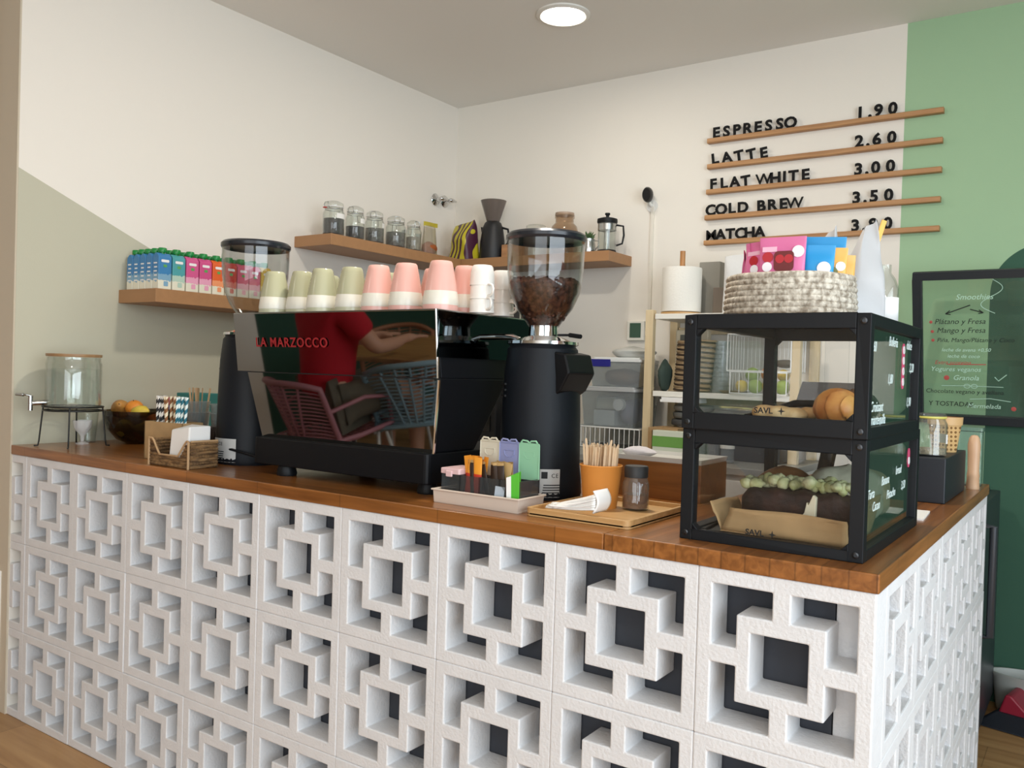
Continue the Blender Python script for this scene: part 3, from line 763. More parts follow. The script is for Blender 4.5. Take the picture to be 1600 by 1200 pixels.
# ================================================================ sachet caddy on the bar
ct = T('caddy_tray', 'long beige plastic tray with sachets in front of the right coffee grinder', 'tray', (-.855, .115, WT), .0)
M_cadd = mat('beige_plastic', '#cfbfb0', 0.4)
def open_tray(b, W, D, H, th, flare=.0, lip=.0):
    b.box(-W, W, -D, D, 0, th)
    for sx in (-1, 1):
        b.add([(sx * W, -D, 0), (sx * W, D, 0), (sx * (W + flare), D + flare, H), (sx * (W + flare), -D - flare, H), (sx * (W - th), -D + th, th), (sx * (W - th), D - th, th), (sx * (W + flare - th), D + flare - th, H), (sx * (W + flare - th), -D - flare + th, H)],
              [(0, 1, 2, 3), (7, 6, 5, 4), (3, 2, 6, 7), (0, 3, 7, 4), (1, 5, 6, 2), (0, 4, 5, 1)])
    for sy in (-1, 1):
        b.add([(-W, sy * D, 0), (W, sy * D, 0), (W + flare, sy * (D + flare), H), (-W - flare, sy * (D + flare), H), (-W + th, sy * (D - th), th), (W - th, sy * (D - th), th), (W + flare - th, sy * (D + flare - th), H), (-W - flare + th, sy * (D + flare - th), H)],
              [(0, 1, 2, 3), (7, 6, 5, 4), (3, 2, 6, 7), (0, 3, 7, 4), (1, 5, 6, 2), (0, 4, 5, 1)])
    if lip:
        z0, z1 = H - .004, H; a, c = W + flare, D + flare
        b.box(-a - lip, a + lip, -c - lip, -c + th, z0, z1); b.box(-a - lip, a + lip, c - th, c + lip, z0, z1); b.box(-a - lip, -a + th, -c, c, z0, z1); b.box(a - th, a + lip, -c, c, z0, z1)
b = MB(); open_tray(b, .116, .05, .032, .003, .002, .004); b.build('tray_shell', M_cadd, ct, bevel=.0015)
# four clear lidded compartments with coloured flip lids
M_lidc = [mat('lid_rose', '#d8b7b7', .45), mat('lid_cream', '#cfc8b4', .45), mat('lid_lavender', '#8b90b8', .45), mat('lid_mint', '#8fc3a0', .45)]
LN = ['rose', 'cream', 'lavender', 'mint green']
for k, x in enumerate((-.083, -.028, .027, .082)):
    t = T('sachet_box', 'clear compartment with a ' + LN[k] + ' flip lid in the beige tray', 'box', (-.855 + x, .12, WT + .004), 0, 'compartments in the beige tray')
    b = MB(); W, D, H = .0265, .038, .062
    b.box(-W, W, -D, -D + .0015, 0, H); b.box(-W, W, D - .0015, D, 0, H); b.box(-W, -W + .0015, -D, D, 0, H); b.box(W - .0015, W, -D, D, 0, H); b.box(-W, W, -D, D, 0, .0015)
    b.build('container', glass('caddy_clear', tint='#dadbdb', ior=1.45, haze=.05, hazecol='#b8bcbe'), t)
    b = MB()
    if k == 0:
        b.prism(rrect(-W - .002, W + .002, -D - .004, D, .006), H, H + .013); b.box(-.009, .009, -D - .008, -D - .003, H - .006, H + .008)
        b.build('flip_lid', M_lidc[0], t, bevel=.002)
    else:
        # opened upright at the back edge, handle notch on top, raised print
        lh = .083
        pl = rrect(-W - .001, W + .001, 0, lh, .005)
        b.at((0, D - .002, H - .004), (.0 if k < 3 else .02, 0, 0)).prism(pl, 0, .003, 'y')
        b.at((0, D - .002, H - .004)).tube([(-.022, -.001, lh), (-.018, -.001, lh + .005), (-.005, -.001, lh + .004), (0, -.001, lh), (.005, -.001, lh + .004), (.018, -.001, lh + .005), (.022, -.001, lh)], .0022, 6)
        b.tube([(-.014, -.0005, lh - .02), (.014, -.0005, lh - .02), (.013, -.0005, lh - .03), (.006, -.0005, lh - .036), (-.006, -.0005, lh - .036), (-.013, -.0005, lh - .03)], .0012, 5, closed=True)
        b.tube([(-W, -.0005, .004), (-W, -.0005, lh - .004), (W, -.0005, lh - .004), (W, -.0005, .004)], .0015, 5)
        b.build('flip_lid', M_lidc[k], t, bevel=.0008)
# sachets: sugar sticks standing in the compartments
M_sach = [mat('sachet_orange', '#e89a2e', .45), mat('sachet_red', '#c93a24', .45), mat('sachet_tan', '#b5935f', .55), mat('sachet_dark', '#33241a', .5)]
def sachet(w, h, mats, split):
    b = MB(); n = 6
    def fn(u, v):
        z = h * v; d = .0028 * math.sin(PI * min(max((v - .04) / .92, 0), 1)) ** .5
        a = 2 * PI * u
        return (w * math.copysign(abs(math.cos(a)) ** .6, math.cos(a)), d * math.sin(a), z)
    b.grid(fn, 12, 16, wu=True)
    b.mi = [1 if (i % 16) / 16 < split else 0 for i in range(len(b.f))]
    return b.build('sugar_sachet', mats, smooth=70)
S1 = sachet(.0105, .102, [M_sach[0], M_sach[1]], .62); S2 = sachet(.0105, .094, [M_sach[2], M_sach[1]], .45); S3 = sachet(.009, .094, [M_sach[2], M_sach[3]], .9)
rd = random.Random(11)
kinds = [(S1, 'orange and red', 0), (S2, 'tan and red', 1), (S3, 'dark brown', 2)]
cnt = {0: 0, 1: 0, 2: 0}
for k in range(25):
    ki = 0 if k < 8 else (1 if k % 2 else 2)
    S, nm, _ = kinds[ki]
    comp = 0 if k < 11 else 1
    x = -.855 + (-.0445 + .0068 * (k % 6) if comp == 0 else .009 + .0055 * (k - 11) - .004)
    if comp == 1: x = -.855 + .012 + .0036 * (k - 11)
    y = .095 + .009 * (k % 4) + rd.uniform(-.003, .003)
    o = S if cnt[ki] == 0 else S.copy()
    if cnt[ki]: COL.objects.link(o)
    cnt[ki] += 1
    o.location = (x, y, WT + .008); o.rotation_euler = (rd.uniform(-.12, .12), rd.uniform(-.2, .2), rd.uniform(-.5, .5))
    tag(o, nm + (' sugar stick standing in the cream lidded compartment' if comp == 0 else ' sugar stick standing in the lavender lidded compartment'), 'sugar sachet', nm + ' sugar sticks ' + ('in the cream lidded box' if comp == 0 else 'in the lavender lidded box'))
# green and white sweetener box leaning at the front of the tray
sw = T('sweetener_pack', 'small green and white pack leaning in the mint lidded compartment', 'packet', (-.762, .083, WT + .012), .25)
b = MB(); b.add([(-.014, -.004, 0), (.014, -.004, 0), (.014, .006, 0), (-.014, .006, 0), (-.014, -.010, .062), (.014, -.010, .075), (.014, .004, .077), (-.014, .004, .064)], [(3, 2, 1, 0), (4, 5, 6, 7), (0, 1, 5, 4), (1, 2, 6, 5), (2, 3, 7, 6), (3, 0, 4, 7)])
b.build('carton', mat('pack_green', '#4fae2d', .4), sw, bevel=.001)
b = MB(); b.add([(-.0145, -.0046, 0), (-.004, -.0046, 0), (-.004, -.0106, .066), (-.0145, -.0106, .062), (-.0145, .006, 0), (-.0145, .004, .063)], [(0, 1, 2, 3), (0, 3, 5, 4)]); b.build('white_side', M_paper, sw, solid=.0008)
# a pale sachet lying in the clear front of the tray
b = MB(); b.box(-.012, .012, -.001, .001, 0, .045); tag(b.build('sweetener_sachet', mat('pale_blue_paper', '#aeb9c4', .6), loc=(-.80, .078, WT + .006), rot=(-.1, .05, .1)), 'pale blue sachet standing at the front of the lavender lidded compartment', 'sachet')

# ================================================================ bamboo tray with stirrers, jar and napkins
M_bam = wood('bamboo', '#b58a55', '#cfa873', scale=(3, 60, 60), rough=.45, bump=.02)
bt = T('serving_tray', 'pale bamboo serving tray beside the glass display cases', 'tray', (-.594, .207, WT))
b = MB(); W, D, H = .122, .147, .018
b.prism(rrect(-W, W, -D, D, .012), 0, .008)
ring_o = rrect(-W, W, -D, D, .012); ring_i = rrect(-W + .008, W - .008, -D + .008, D - .008, .006)
n = len(ring_o)
vs = [(x, y, 0.004) for x, y in ring_o] + [(x, y, H) for x, y in ring_o] + [(x, y, H) for x, y in ring_i] + [(x, y, .008) for x, y in ring_i]
b.add(vs, [(i + k * n, (i + 1) % n + k * n, (i + 1) % n + (k + 1) * n, i + (k + 1) * n) for k in range(3) for i in range(n)])
b.build('tray_body', M_bam, bt, bevel=.0012)
sc_ = T('stirrer_cup', 'orange paper cup full of wooden stirrers on the bamboo tray', 'cup', (-.632, .235, WT + .008))
MB().lathe([(0, 0), (.037, 0), (.047, .092), (.0485, .094), (.047, .096), (.0455, .092), (.036, .004), (0, .004)], 36).build('paper_wall', mat('orange_paper_cup', '#d68d3f', .55), sc_, smooth=40)
rd = random.Random(2)
st0 = None
for k in range(90):
    a = rd.uniform(0, 2 * PI); r = .034 * math.sqrt(rd.random())
    if st0 is None:
        b = MB(); b.prism([(-.0024, 0), (.0024, 0), (.0024, .128), (.0015, .131), (-.0015, .131), (-.0024, .128)], -.0007, .0007, 'y')
        o = st0 = b.build('wooden_stirrer', mat('birch_stirrer', '#e0c5a2', .7, var=.12, vscale=30))
    else: o = st0.copy(); COL.objects.link(o)
    o.location = (-.632 + r * math.cos(a), .235 + r * math.sin(a), WT + .013 + rd.uniform(-.002, .007)); o.rotation_euler = (-r * math.sin(a) * 2.2, r * math.cos(a) * 2.2, rd.uniform(0, PI))
    tag(o, 'thin wooden stirrer standing in the orange paper cup', 'stirrer', 'wooden stirrers in the orange cup')
for k, (dx, ry) in enumerate(((.012, .12), (-.02, -.1))):
    o = st0.copy(); COL.objects.link(o); o.location = (-.632 + dx, .225, WT + .03); o.rotation_euler = (0, ry, .4)
    tag(o, ['wooden stirrer sticking up higher than the rest at the right of the orange cup', 'wooden stirrer sticking up higher than the rest at the left of the orange cup'][k], 'stirrer')
pj = T('spice_shaker', 'small clear jar of cinnamon powder with a black cap on the bamboo tray', 'jar', (-.558, .262, WT + .008))
MB().lathe([(0, 0), (.026, 0), (.0295, .004), (.0295, .058), (.025, .07), (.024, .074), (.0225, .074), (.0235, .068), (.028, .057), (.028, .005), (0, .003)], 32).build('jar', M_jarg, pj, smooth=35)
MB().lathe([(0, .003), (.0275, .005), (.0275, .034), (0, .036)], 28).build('powder', mat('cinnamon', '#7c5233', .9, bump=.6, bscale=160), pj, smooth=40)
MB().lathe([(.026, .072), (.0265, .094), (.0245, .097), (0, .097), (0, .074)], 32).build('cap', mat('charcoal_cap', '#2c2c2d', .5), pj, smooth=35)
# folded napkins: a soft stack fanned at one end
nk = T('folded_napkins', 'fanned bunch of folded white paper napkins on the front of the bamboo tray', 'napkins', (-.612, .096, WT + .0165), .0)
for k in range(7):
    b = MB()
    tt = k / 6
    def fn(u, v):
        x = -.065 + .125 * u; wv = .018 + .012 * u
        z = .002 + .0035 * k * (.35 + .9 * u) + .003 * math.sin(3 * u + k) * (1 - u) + (.012 * u * u)
        return (x + .004 * k * (1 - u), -wv + 2 * wv * v + .006 * (1 - u) * math.sin(k * 2.3), z + .004 * math.sin(PI * v) + .002 * math.sin(9 * v + k))
    b.grid(fn, 12, 8); b.build('napkin', M_paper, nk, smooth=80, solid=.003)
b = MB()
b.grid(lambda u, v: (.055 + .010 * math.sin(PI * v), -.029 + .058 * u, .006 + .045 * v), 8, 8); b.build('folded_edge', M_paper, nk, smooth=80, solid=.003)
# brown wooden crate with a white tray behind
wc = T('wooden_crate', 'brown wooden box topped by a shallow white tray, behind the bamboo tray', 'box', (-.64, .585, WT))
M_crate = wood('chestnut_board', '#6e421c', '#8f5a2a', scale=(3, 40, 40), rough=.4)
MB().box(-.137, .137, -.085, .085, 0, .092).build('box_body', M_crate, wc, bevel=.002)
b = MB(); b.at((0, 0, .092)); open_tray(b, .135, .083, .012, .003, .003); b.build('top_tray', mat('pale_grey_enamel', '#c9c7c0', .3), wc)
b = MB(); b.blob((0, 0, 0), .045, .03, .013, 18, 8, .12, 4); tag(b.build('cleaning_cloth', mat('pale_cloth', '#c8c2c4', .9, bump=.5, bscale=60), smooth=80, loc=(-.70, .56, WT + .108)), 'crumpled pale cloth lying on the white tray of the wooden box', 'cloth')

# ================================================================ two stacked glass display cases
M_frame = mat('black_aluminium_frame', '#0e1115', 0.5, spec=.3)
M_scr = mat('screw_steel', '#4a4c4f', .35, metal=1)
M_side = glass('case_side_glass', tint='#f2f6f4', ior=1.5, refl=1.3)
M_pane = glass('case_pane', ior=1.45, refl=.7)
def display_case(loc, W, D, H, label, rb_=.030):
    """corner posts, rails, panes; front at y = 0, right side at x = 0, extends to -W and +D"""
    t = T('display_case', label, 'display case', loc)
    b = MB(); p = .024
    for x0 in (-W, -p):
        for y0 in (0, D - p): b.box(x0, x0 + p, y0, y0 + p, 0, H)
    rt = .026
    for y0 in (0, D - p):
        b.box(-W + p, -p, y0, y0 + p * .8 if y0 == 0 else y0 + p, H - rt, H); b.box(-W + p, -p, y0, y0 + p, 0, rb_ if y0 == 0 else .02)
    for x0 in (-W, -p):
        b.box(x0, x0 + p, p, D - p, H - rt * .8, H); b.box(x0, x0 + p, p, D - p, 0, .02)
    # chamfered corner gussets of the front frame
    g = .013
    for sx, x0 in ((1, -W + p), (-1, -p)):
        for sz, z0 in ((1, rb_), (-1, H - rt)):
            for y0 in (0, D - p):
                b.prism([(x0, z0), (x0 + sx * g, z0), (x0, z0 + sz * g)], y0, y0 + .02, 'y')
    b.build('frame', M_frame, t, bevel=.0015)
    MB().box(-W + .004, -.004, .004, D - .004, .004, .012).build('floor_plate', mat('case_floor_black', '#17181a', .35), t)
    MB().box(-W + .006, -.006, .006, D - .006, H - .006, H - .003).build('top_pane', M_glass, t)
    MB().box(-W + p - .004, -p + .004, .008, .011, rb_ - .004, H - rt + .004).build('front_pane', M_pane, t)
    MB().box(-.012, -.009, p - .004, D - p + .004, .016, H - .018).build('side_pane', M_side, t)
    MB().box(-W + .009, -W + .012, p - .004, D - p + .004, .016, H - .018).build('side_pane', M_glass, t)
    # two sliding panes at the back, standing half open
    MB().box(-W + p, -W / 2 + .02, D - .010, D - .007, .018, H - .022).build('sliding_pane', M_glass, t)
    MB().box(-W / 2 - .03, -p, D - .016, D - .013, .018, H - .022).build('sliding_pane', M_glass, t)
    for x in (-W + .012, -.012):
        for z in (.013, H - .013):
            bb = MB(); bb.at((x, 0, z), (PI / 2, 0, 0)).lathe([(.0058, 0), (.0055, .002), (.003, .0028), (.003, .0015), (0, .0015)], 16); bb.build('screw', M_scr, t, smooth=40)
    return t
c_lo = display_case((-.036, .060, WT), .329, .505, .208, 'lower glass display case with black frame holding a chocolate loaf cake', .019)
c_up = display_case((-.034, .052, WT + .2085), .331, .485, .212, 'upper glass display case with black frame holding a croissant, stacked on the lower one')
def star(b, x, z, s, y=0):
    b.prism([(x + (s if k % 2 == 0 else s * .28) * math.sin(k * PI / 4), z + (s if k % 2 == 0 else s * .28) * math.cos(k * PI / 4)) for k in range(8)], y - .0004, y, 'y')
for c, x0, z in ((c_lo, -.205, .0225), (c_up, -.196, .0355)):
    text('shop_lettering', 'SAVL', .0145, M_txtblk, c, (x0, -.0005 + .0081, z), depth=.0003, bold=.0003, sx=1.05)
    b = MB(); star(b, x0 + .049, z + .005, .0075, -.0002 + .008); b.build('shop_star', M_txtblk, c)
# white writing of a reflected board, put on the side glass, and pink stickers
M_mark = mat('white_lettering', '#cfe0de', .7)
def notes(c, rows_, sz):
    for y, z, s in rows_:
        text('reflected_writing', s, sz, M_mark, c, (-.0086, y, z), (PI / 2, 0, PI / 2), depth=.0002, shear=.25, bold=.0001)
notes(c_up, [(.04, .15, '1,60'), (.19, .165, 'Bolleria'), (.36, .165, 'dulce'), (.40, .12, '2,20'), (.19, .095, '1,80'), (.055, .045, 'Croissant'), (.06, .022, 'mantequilla'), (.38, .05, '1,90')], .026)
notes(c_lo, [(.06, .10, 'Tarta'), (.17, .115, 'Banana'), (.30, .125, 'bread'), (.10, .075, 'Cacao'), (.22, .085, 'Pistacho'), (.36, .09, '3,50')], .024)
for c, y, z, h in ((c_up, .33, .13, .09), (c_lo, .43, .15, .04)):
    t_ = MB().at((-.0086, y, z), (0, 0, 0)).prism(rrect(-.013, .013, -h / 2, h / 2, .011), 0, .0005, 'x').build('pink_sticker', mat('pink_sticker', '#c9496f', .5), c)
    b = MB()
    for k in range(int(h / .022)):
        b.at((-.0079, y, z - h / 2 + .014 + .021 * k)).tube([(0, .007 * math.cos(a), .007 * math.sin(a)) for a in [2 * PI * i / 12 for i in range(12)]], .0012, 5, closed=True)
    b.build('sticker_print', M_mark, c)

# ---- pastries
M_crust = mat('croissant_crust', '#b8682c', .45, bump=.4, bscale=30, var=.5, vscale=18, col2='#dfa75c')
M_dough = mat('puff_pastry', '#e3cc9c', .6, bump=.45, bscale=40, var=.3, vscale=16, col2='#c99a5c')
def croissant(name, loc, rot, label, s=1.0, n=7):
    b = MB()
    def fn(u, v):
        t = u * 2 - 1; a = 2 * PI * v
        ang = t * 1.15
        R = .052
        env = max(.0, 1 - abs(t) ** 3.2) ** .6
        ph = (abs(t) * n / 2 + .18 * math.sin(a + .6) + (.5 if t < 0 else 0)) % 1.0
        r = (.005 + .030 * env) * (.86 + .17 * (1 - ph) ** 1.3)
        cx, cyy = R * math.sin(ang), R * (1 - math.cos(ang)) * .9
        nx, ny = math.sin(ang), -math.cos(ang)
        return (cx + nx * r * math.cos(a), cyy + ny * r * math.cos(a), .028 + r * .88 * math.sin(a))
    b.grid(fn, 72, 20, wv=True)
    o = b.build(name, M_crust, smooth=80, loc=loc, rot=rot); o.scale = (s,) * 3
    return tag(o, label, 'pastry')
fl = WT + .2085 + .012
croissant('croissant', (-.128, .225, fl + .0006), (0, 0, -1.35), 'golden croissant at the right of the upper display case', 1.2)
b = MB(); b.lathe([(0, 0), (.1, 0), (.118, .008), (.118, .011), (.1, .004), (0, .004)], 40, sx=1.1); tag(b.build('plate', mat('black_stoneware', '#1b1b1d', .3), smooth=40, loc=(-.215, .30, fl)), 'black plate under the pastries in the upper display case', 'plate')
def flat_pastry(name, loc, rot, label, L, Wd, H, seed, m=M_dough):
    b = MB(); rd = random.Random(seed); ph = rd.uniform(0, 6)
    def fn(u, v):
        t = u * 2 - 1; a = 2 * PI * v
        e = (1 - abs(t) ** 3) ** .5 if abs(t) < 1 else 0
        k = 1 + .08 * math.sin(9 * t + ph) + .05 * math.sin(3 * a + 5 * t)
        return (L * t, Wd * e * k * math.copysign(abs(math.cos(a)) ** .7, math.cos(a)), H * (1 + e * k * math.copysign(abs(math.sin(a)) ** .8, math.sin(a)) * (1 if math.sin(a) > 0 else .98)))
    b.grid(fn, 36, 18, wv=True)
    return tag(b.build(name, m, smooth=80, loc=loc, rot=rot), label, 'pastry')
flat_pastry('folded_pastry', (-.236, .225, fl + .002), (0, .03, -.12), 'pale flat folded pastry at the left front of the upper display case', .056, .028, .0155, 3)
flat_pastry('folded_pastry', (-.175, .29, fl + .006), (0, 0, .9), 'browned flat pastry between the pale pastry and the croissant', .05, .025, .013, 8)
croissant('croissant', (-.135, .315, fl + .006), (0, 0, -.4), 'dark chocolate topped croissant behind the golden one', 1.1).data.materials[0] = mat('chocolate_crust', '#6d4527', .5, bump=.4, bscale=30, var=.6, vscale=22, col2='#2b1710')
# serving tongs arched behind
b = MB(); b.tube([(-.30, .22, fl + .006), (-.27, .30, fl + .02), (-.245, .36, fl + .035), (-.215, .38, fl + .036), (-.20, .37, fl + .02)], .008, 10); tag(b.build('serving_tongs', M_black, smooth=60), 'black handled serving tongs lying behind the pastries in the upper display case', 'tongs')

# ---- lower case: loaf cake on kraft paper, paper wrapped bakes
fl2 = WT + .012
M_choc = mat('chocolate_loaf', '#3a2119', .7, bump=.7, bscale=70, var=.4, vscale=40, col2='#1d0f0b')
M_pist = mat('pistachio_cream', '#cbcaa2', .6, bump=.8, bscale=90, var=.3, vscale=35, col2='#a5a86e')
lc = T('loaf_cake', 'dark chocolate loaf cake heaped with pistachio cream in the lower display case', 'cake', (-.185, .215, fl2 + .012), -.06)
def loaf(u, v):
    t = u * 2 - 1; a = 2 * PI * v
    e = (1 - abs(t) ** 6) ** .5 if abs(t) < 1 else 0
    ca, sa = math.cos(a), math.sin(a)
    return (.115 * t, .045 * e * math.copysign(abs(ca) ** .5, ca) * (1 + .12 * sa), .036 * (1 + e * math.copysign(abs(sa) ** .5, sa)) + .003 * math.sin(14 * t + 2 * ca))
b = MB(); b.grid(loaf, 40, 24, wv=True); b.build('loaf', M_choc, lc, smooth=80)
b = MB(); rd = random.Random(9)
for k in range(70):
    x = -.107 + .00312 * k; b.blob((x, rd.uniform(-.024, .024), .075 + rd.uniform(-.003, .006) + (.008 if k > 12 else 0)), rd.uniform(.008, .016), rd.uniform(.008, .016), rd.uniform(.007, .013), 10, 7, .08, k)
b.build('pistachio_topping', M_pist, lc, smooth=80)
# cut face with cream dripping at the front
b = MB(); b.prism([(.018, .004), (.046, .004), (.047, .066), (.041, .07), (.036, .058), (.033, .05), (.03, .056), (.026, .036), (.022, .03)], -.056, -.046, 'y'); b.build('cream_drip', mat('ivory_cream', '#e6dcc0', .5), lc, bevel=.003)
# kraft paper liner, creased, with flared walls
kl = T('kraft_liner', 'crumpled kraft paper liner wrapped around the chocolate loaf cake', 'paper', (-.19, .21, fl2))
def sheet(b, pts, nu, nv, amp, seed):
    rd = random.Random(seed); ph = [rd.uniform(0, 6) for _ in range(4)]
    A, B_, C_, D_ = [V(p) for p in pts]
    def fn(u, v):
        p = A.lerp(B_, u).lerp(D_.lerp(C_, u), v)
        k = amp * (math.sin(7 * u + ph[0] + 3 * v) + .6 * math.sin(13 * v + 5 * u + ph[1])) * v
        return (p.x + k * .3, p.y + k, p.z + k * .4)
    b.grid(fn, nu, nv)
b = MB(); sheet(b, [(-.118, -.085, .002), (.118, -.10, .002), (.118, -.105, .05), (-.10, -.085, .048)], 20, 6, .0025, 1); b.build('front_fold', M_kraft, kl, smooth=30, solid=.0012)
b = MB(); sheet(b, [(.118, -.10, .002), (.118, .07, .002), (.135, .075, .082), (.128, -.085, .078)], 12, 6, .003, 2); b.build('right_fold', M_kraft, kl, smooth=30, solid=.0012)
b = MB(); sheet(b, [(-.118, .06, .002), (-.118, -.085, .002), (-.142, -.082, .055), (-.138, .06, .05)], 12, 6, .003, 3); b.build('left_fold', M_kraft, kl, smooth=30, solid=.0012)
b = MB(); sheet(b, [(.118, .07, .002), (-.118, .06, .002), (-.11, .075, .06), (.118, .08, .075)], 12, 6, .003, 4); b.build('back_fold', M_kraft, kl, smooth=30, solid=.0012)
b = MB(); b.box(-.118, .118, -.09, .066, .001, .0025); b.build('base_fold', M_kraft, kl)
# bakes in pale paper behind the loaf
M_greyp = mat('greaseproof_paper', '#c9c5ad', .75, bump=.8, bscale=30, var=.25, vscale=20)
b = MB(); b.blob((0, 0, .06), .075, .05, .06, 28, 18, .07, 5); tag(b.build('wrapped_bake', M_greyp, smooth=40, loc=(-.143, .40, fl2 + .002), rot=(0, 0, .2)), 'bake wrapped in pale greaseproof paper behind the loaf cake, nearer the side glass', 'pastry')
b = MB(); b.blob((0, 0, .055), .06, .05, .055, 28, 18, .08, 6); tag(b.build('wrapped_bake', mat('kraft_wrap', '#b8a684', .8, bump=.7, bscale=30), smooth=40, loc=(-.13, .475, fl2 + .002)), 'bake wrapped in tan paper in the back right corner of the lower case', 'pastry')
b = MB(); b.blob((0, 0, .05), .07, .045, .05, 28, 18, .06, 7); tag(b.build('cookie_loaf', mat('golden_crumb', '#9b6a3d', .7, bump=.5, var=.4), smooth=60, loc=(-.28, .43, fl2 + .002)), 'golden brown loaf behind the chocolate cake at the left of the lower case', 'pastry')
b = MB(); b.box(-.004, .004, -.1, .09, 0, .004); b.blob((0, .11, .004), .012, .02, .004, 12, 6); tag(b.build('cake_knife', M_black, smooth=60, loc=(-.345, .20, fl2 + .001), rot=(0, 0, .1)), 'black cake server lying at the left side of the lower display case', 'knife')

# ================================================================ on top of the cases: rope basket with snack pouches, paper bags, bottle
ztop = WT + .2085 + .212
M_rope = mat('woven_cotton_rope', '#d8cfbf', 0.85, bump=.9, bscale=90, var=.65, vscale=110, col2='#8f8271', stretch=(1, 1, .7))
bk = T('rope_basket', 'round basket of speckled cream cotton rope on top of the upper display case', 'basket', (-.242, .285, ztop))
b = MB()
for k in range(8):
    z = .006 + .0112 * k; R = .121 + .003 * math.sin(k * .7) + (.002 if k > 4 else 0)
    b.tube([(R * math.cos(a), .112 / .12 * R * math.sin(a), z + .0006 * math.sin(5 * a)) for a in [2 * PI * i / 56 for i in range(56)]], .0068, 8, closed=True)
b.build('coiled_wall', M_rope, bk, smooth=70)
MB().lathe([(0, 0), (.12, 0), (.12, .008), (0, .008)], 40, sy=.93).build('base', M_rope, bk)
def pouch(w, h, th, m, name='snack_pouch', n=10):
    """flat sealed pouch standing on its base: puffed below, flat seal on top"""
    b = MB()
    def fn(u, v):
        a = 2 * PI * u; z = h * v
        d = th * (max(0.0, 1 - (v / .86)) ** .55 if v < .86 else 0) * (1 if v > .02 else .8) + .0012
        x = w * math.copysign(abs(math.cos(a)) ** .45, math.cos(a)) * (1 - .03 * math.sin(PI * v))
        return (x, d * math.sin(a), z)
    b.grid(fn, 28, 16, wu=True)
    return b.build(name, m, smooth=50)
def pouch_thing(label, loc, rot, w, h, th, m, deco, grp):
    t = T('snack_pouch', label, 'snack bag', loc, rot=rot, group=grp)
    o = pouch(w, h, th, m, 'bag'); o.parent = t
    deco(t, w, h, th)
    return t
M_pk = mat('pink_foil_pouch', '#d9719f', .35, bump=.15, bscale=25); M_pk2 = mat('dark_pink_foil_pouch', '#c65b8c', .35, bump=.15, bscale=25)
M_bl = mat('blue_foil_pouch', '#1f93cf', .35, bump=.15, bscale=25); M_or = mat('orange_foil_pouch', '#e8ad55', .4, bump=.15, bscale=25)
M_red = mat('tomato_red_print', '#b4222c', .4); M_cherry = mat('dark_cherry_print', '#6d1c1e', .35)
M_wprint = mat('white_sticker', '#f0ecec', .5); M_og = mat('olive_print', '#6b6b3a', .5)
def disc(t, name, x, z, y, r, m, sx=1.0):
    bb = MB(); bb.at((x, y, z), (PI / 2, 0, 0)).lathe([(0, 0), (r, 0), (r, .0008), (0, .0008)], 24, sx=sx); return bb.build(name, m, t)
def deco_pink(t, w, h, th):
    y = -th * .42 - .0022
    disc(t, 'red_spot', -w * .58, h * .72, y, .0105, M_red); disc(t, 'white_spot', -w * .58, h * .585, y - .003, .0095, M_wprint)
    b = MB(); b.at((w * .12, y - .0015, h * .665)).prism(rrect(-.019, .019, -.02, .019, .008), -.001, 0, 'y'); b.build('fruit_picture', M_cherry, t)
    for dx in (-.009, .011): disc(t, 'fruit_picture', w * .12 + dx * .85, h * .69, y - .0025, .0085, M_red)
    disc(t, 'round_badge', w * .70, h * .79, y + .0015, .0115, M_wprint)
    b = MB(); b.at((-w * .52, y + .0025, h * .83)).box(-.014, .014, -.001, 0, -.005, .005); b.build('print_band', mat('pale_pink_print', '#edb9cd', .5), t)
def deco_small(t, w, h, th):
    y = -th * .42 - .0022
    disc(t, 'red_spot', 0, h * .72, y, .010, M_red); disc(t, 'white_spot', .003, h * .59, y - .003, .009, M_wprint)
    b = MB(); b.at((0, y + .0025, h * .83)).box(-.015, .015, -.001, 0, -.004, .004); b.build('print_band', mat('pale_pink_print', '#edb9cd', .5), t)
def deco_blue(t, w, h, th): disc(t, 'round_badge', w * .35, h * .64, -th * .5 - .002, .0125, M_wprint)
def deco_orange(t, w, h, th):
    disc(t, 'nut_picture', -w * .3, h * .60, -th * .54 - .002, .012, M_og); disc(t, 'round_badge', w * .45, h * .70, -th * .42 - .002, .009, M_wprint)
zb = ztop + .0085
G1, G2, G3 = 'pink snack pouches in the rope basket', 'blue snack pouches in the rope basket', 'orange snack pouches in the rope basket'
pouch_thing('large pink pouch with a dark cherry picture, in front of the rope basket', (-.240, .222, zb + .012), (-.03, 0, .06), .045, .143, .014, M_pk, deco_pink, G1)
pouch_thing('narrow pink pouch with red and white spots left of the large pink pouch', (-.292, .232, zb + .012), (-.03, -.05, -.28), .024, .138, .014, M_pk, deco_small, G1)
def nodeco(*a): pass
pouch_thing('pink pouch turned edgewise, third from the left rim of the rope basket', (-.310, .255, zb + .012), (.05, -.10, -1.1), .030, .135, .012, M_pk2, nodeco, G1)
pouch_thing('pink pouch turned edgewise, second from the left rim of the rope basket', (-.322, .275, zb + .01), (.05, -.08, -1.2), .030, .133, .012, M_pk, nodeco, G1)
pouch_thing('pink pouch turned edgewise at the left rim of the rope basket', (-.334, .295, zb + .008), (.05, -.04, -1.3), .028, .132, .012, M_pk2, nodeco, G1)
pouch_thing('blue pouch with a round white badge right of the pink pouches', (-.178, .242, zb + .012), (-.02, .04, .2), .028, .126, .014, M_bl, deco_blue, G2)
pouch_thing('taller blue pouch behind the blue pouch with the badge', (-.186, .30, zb + .012), (.02, .05, .1), .040, .150, .014, M_bl, nodeco, G2)
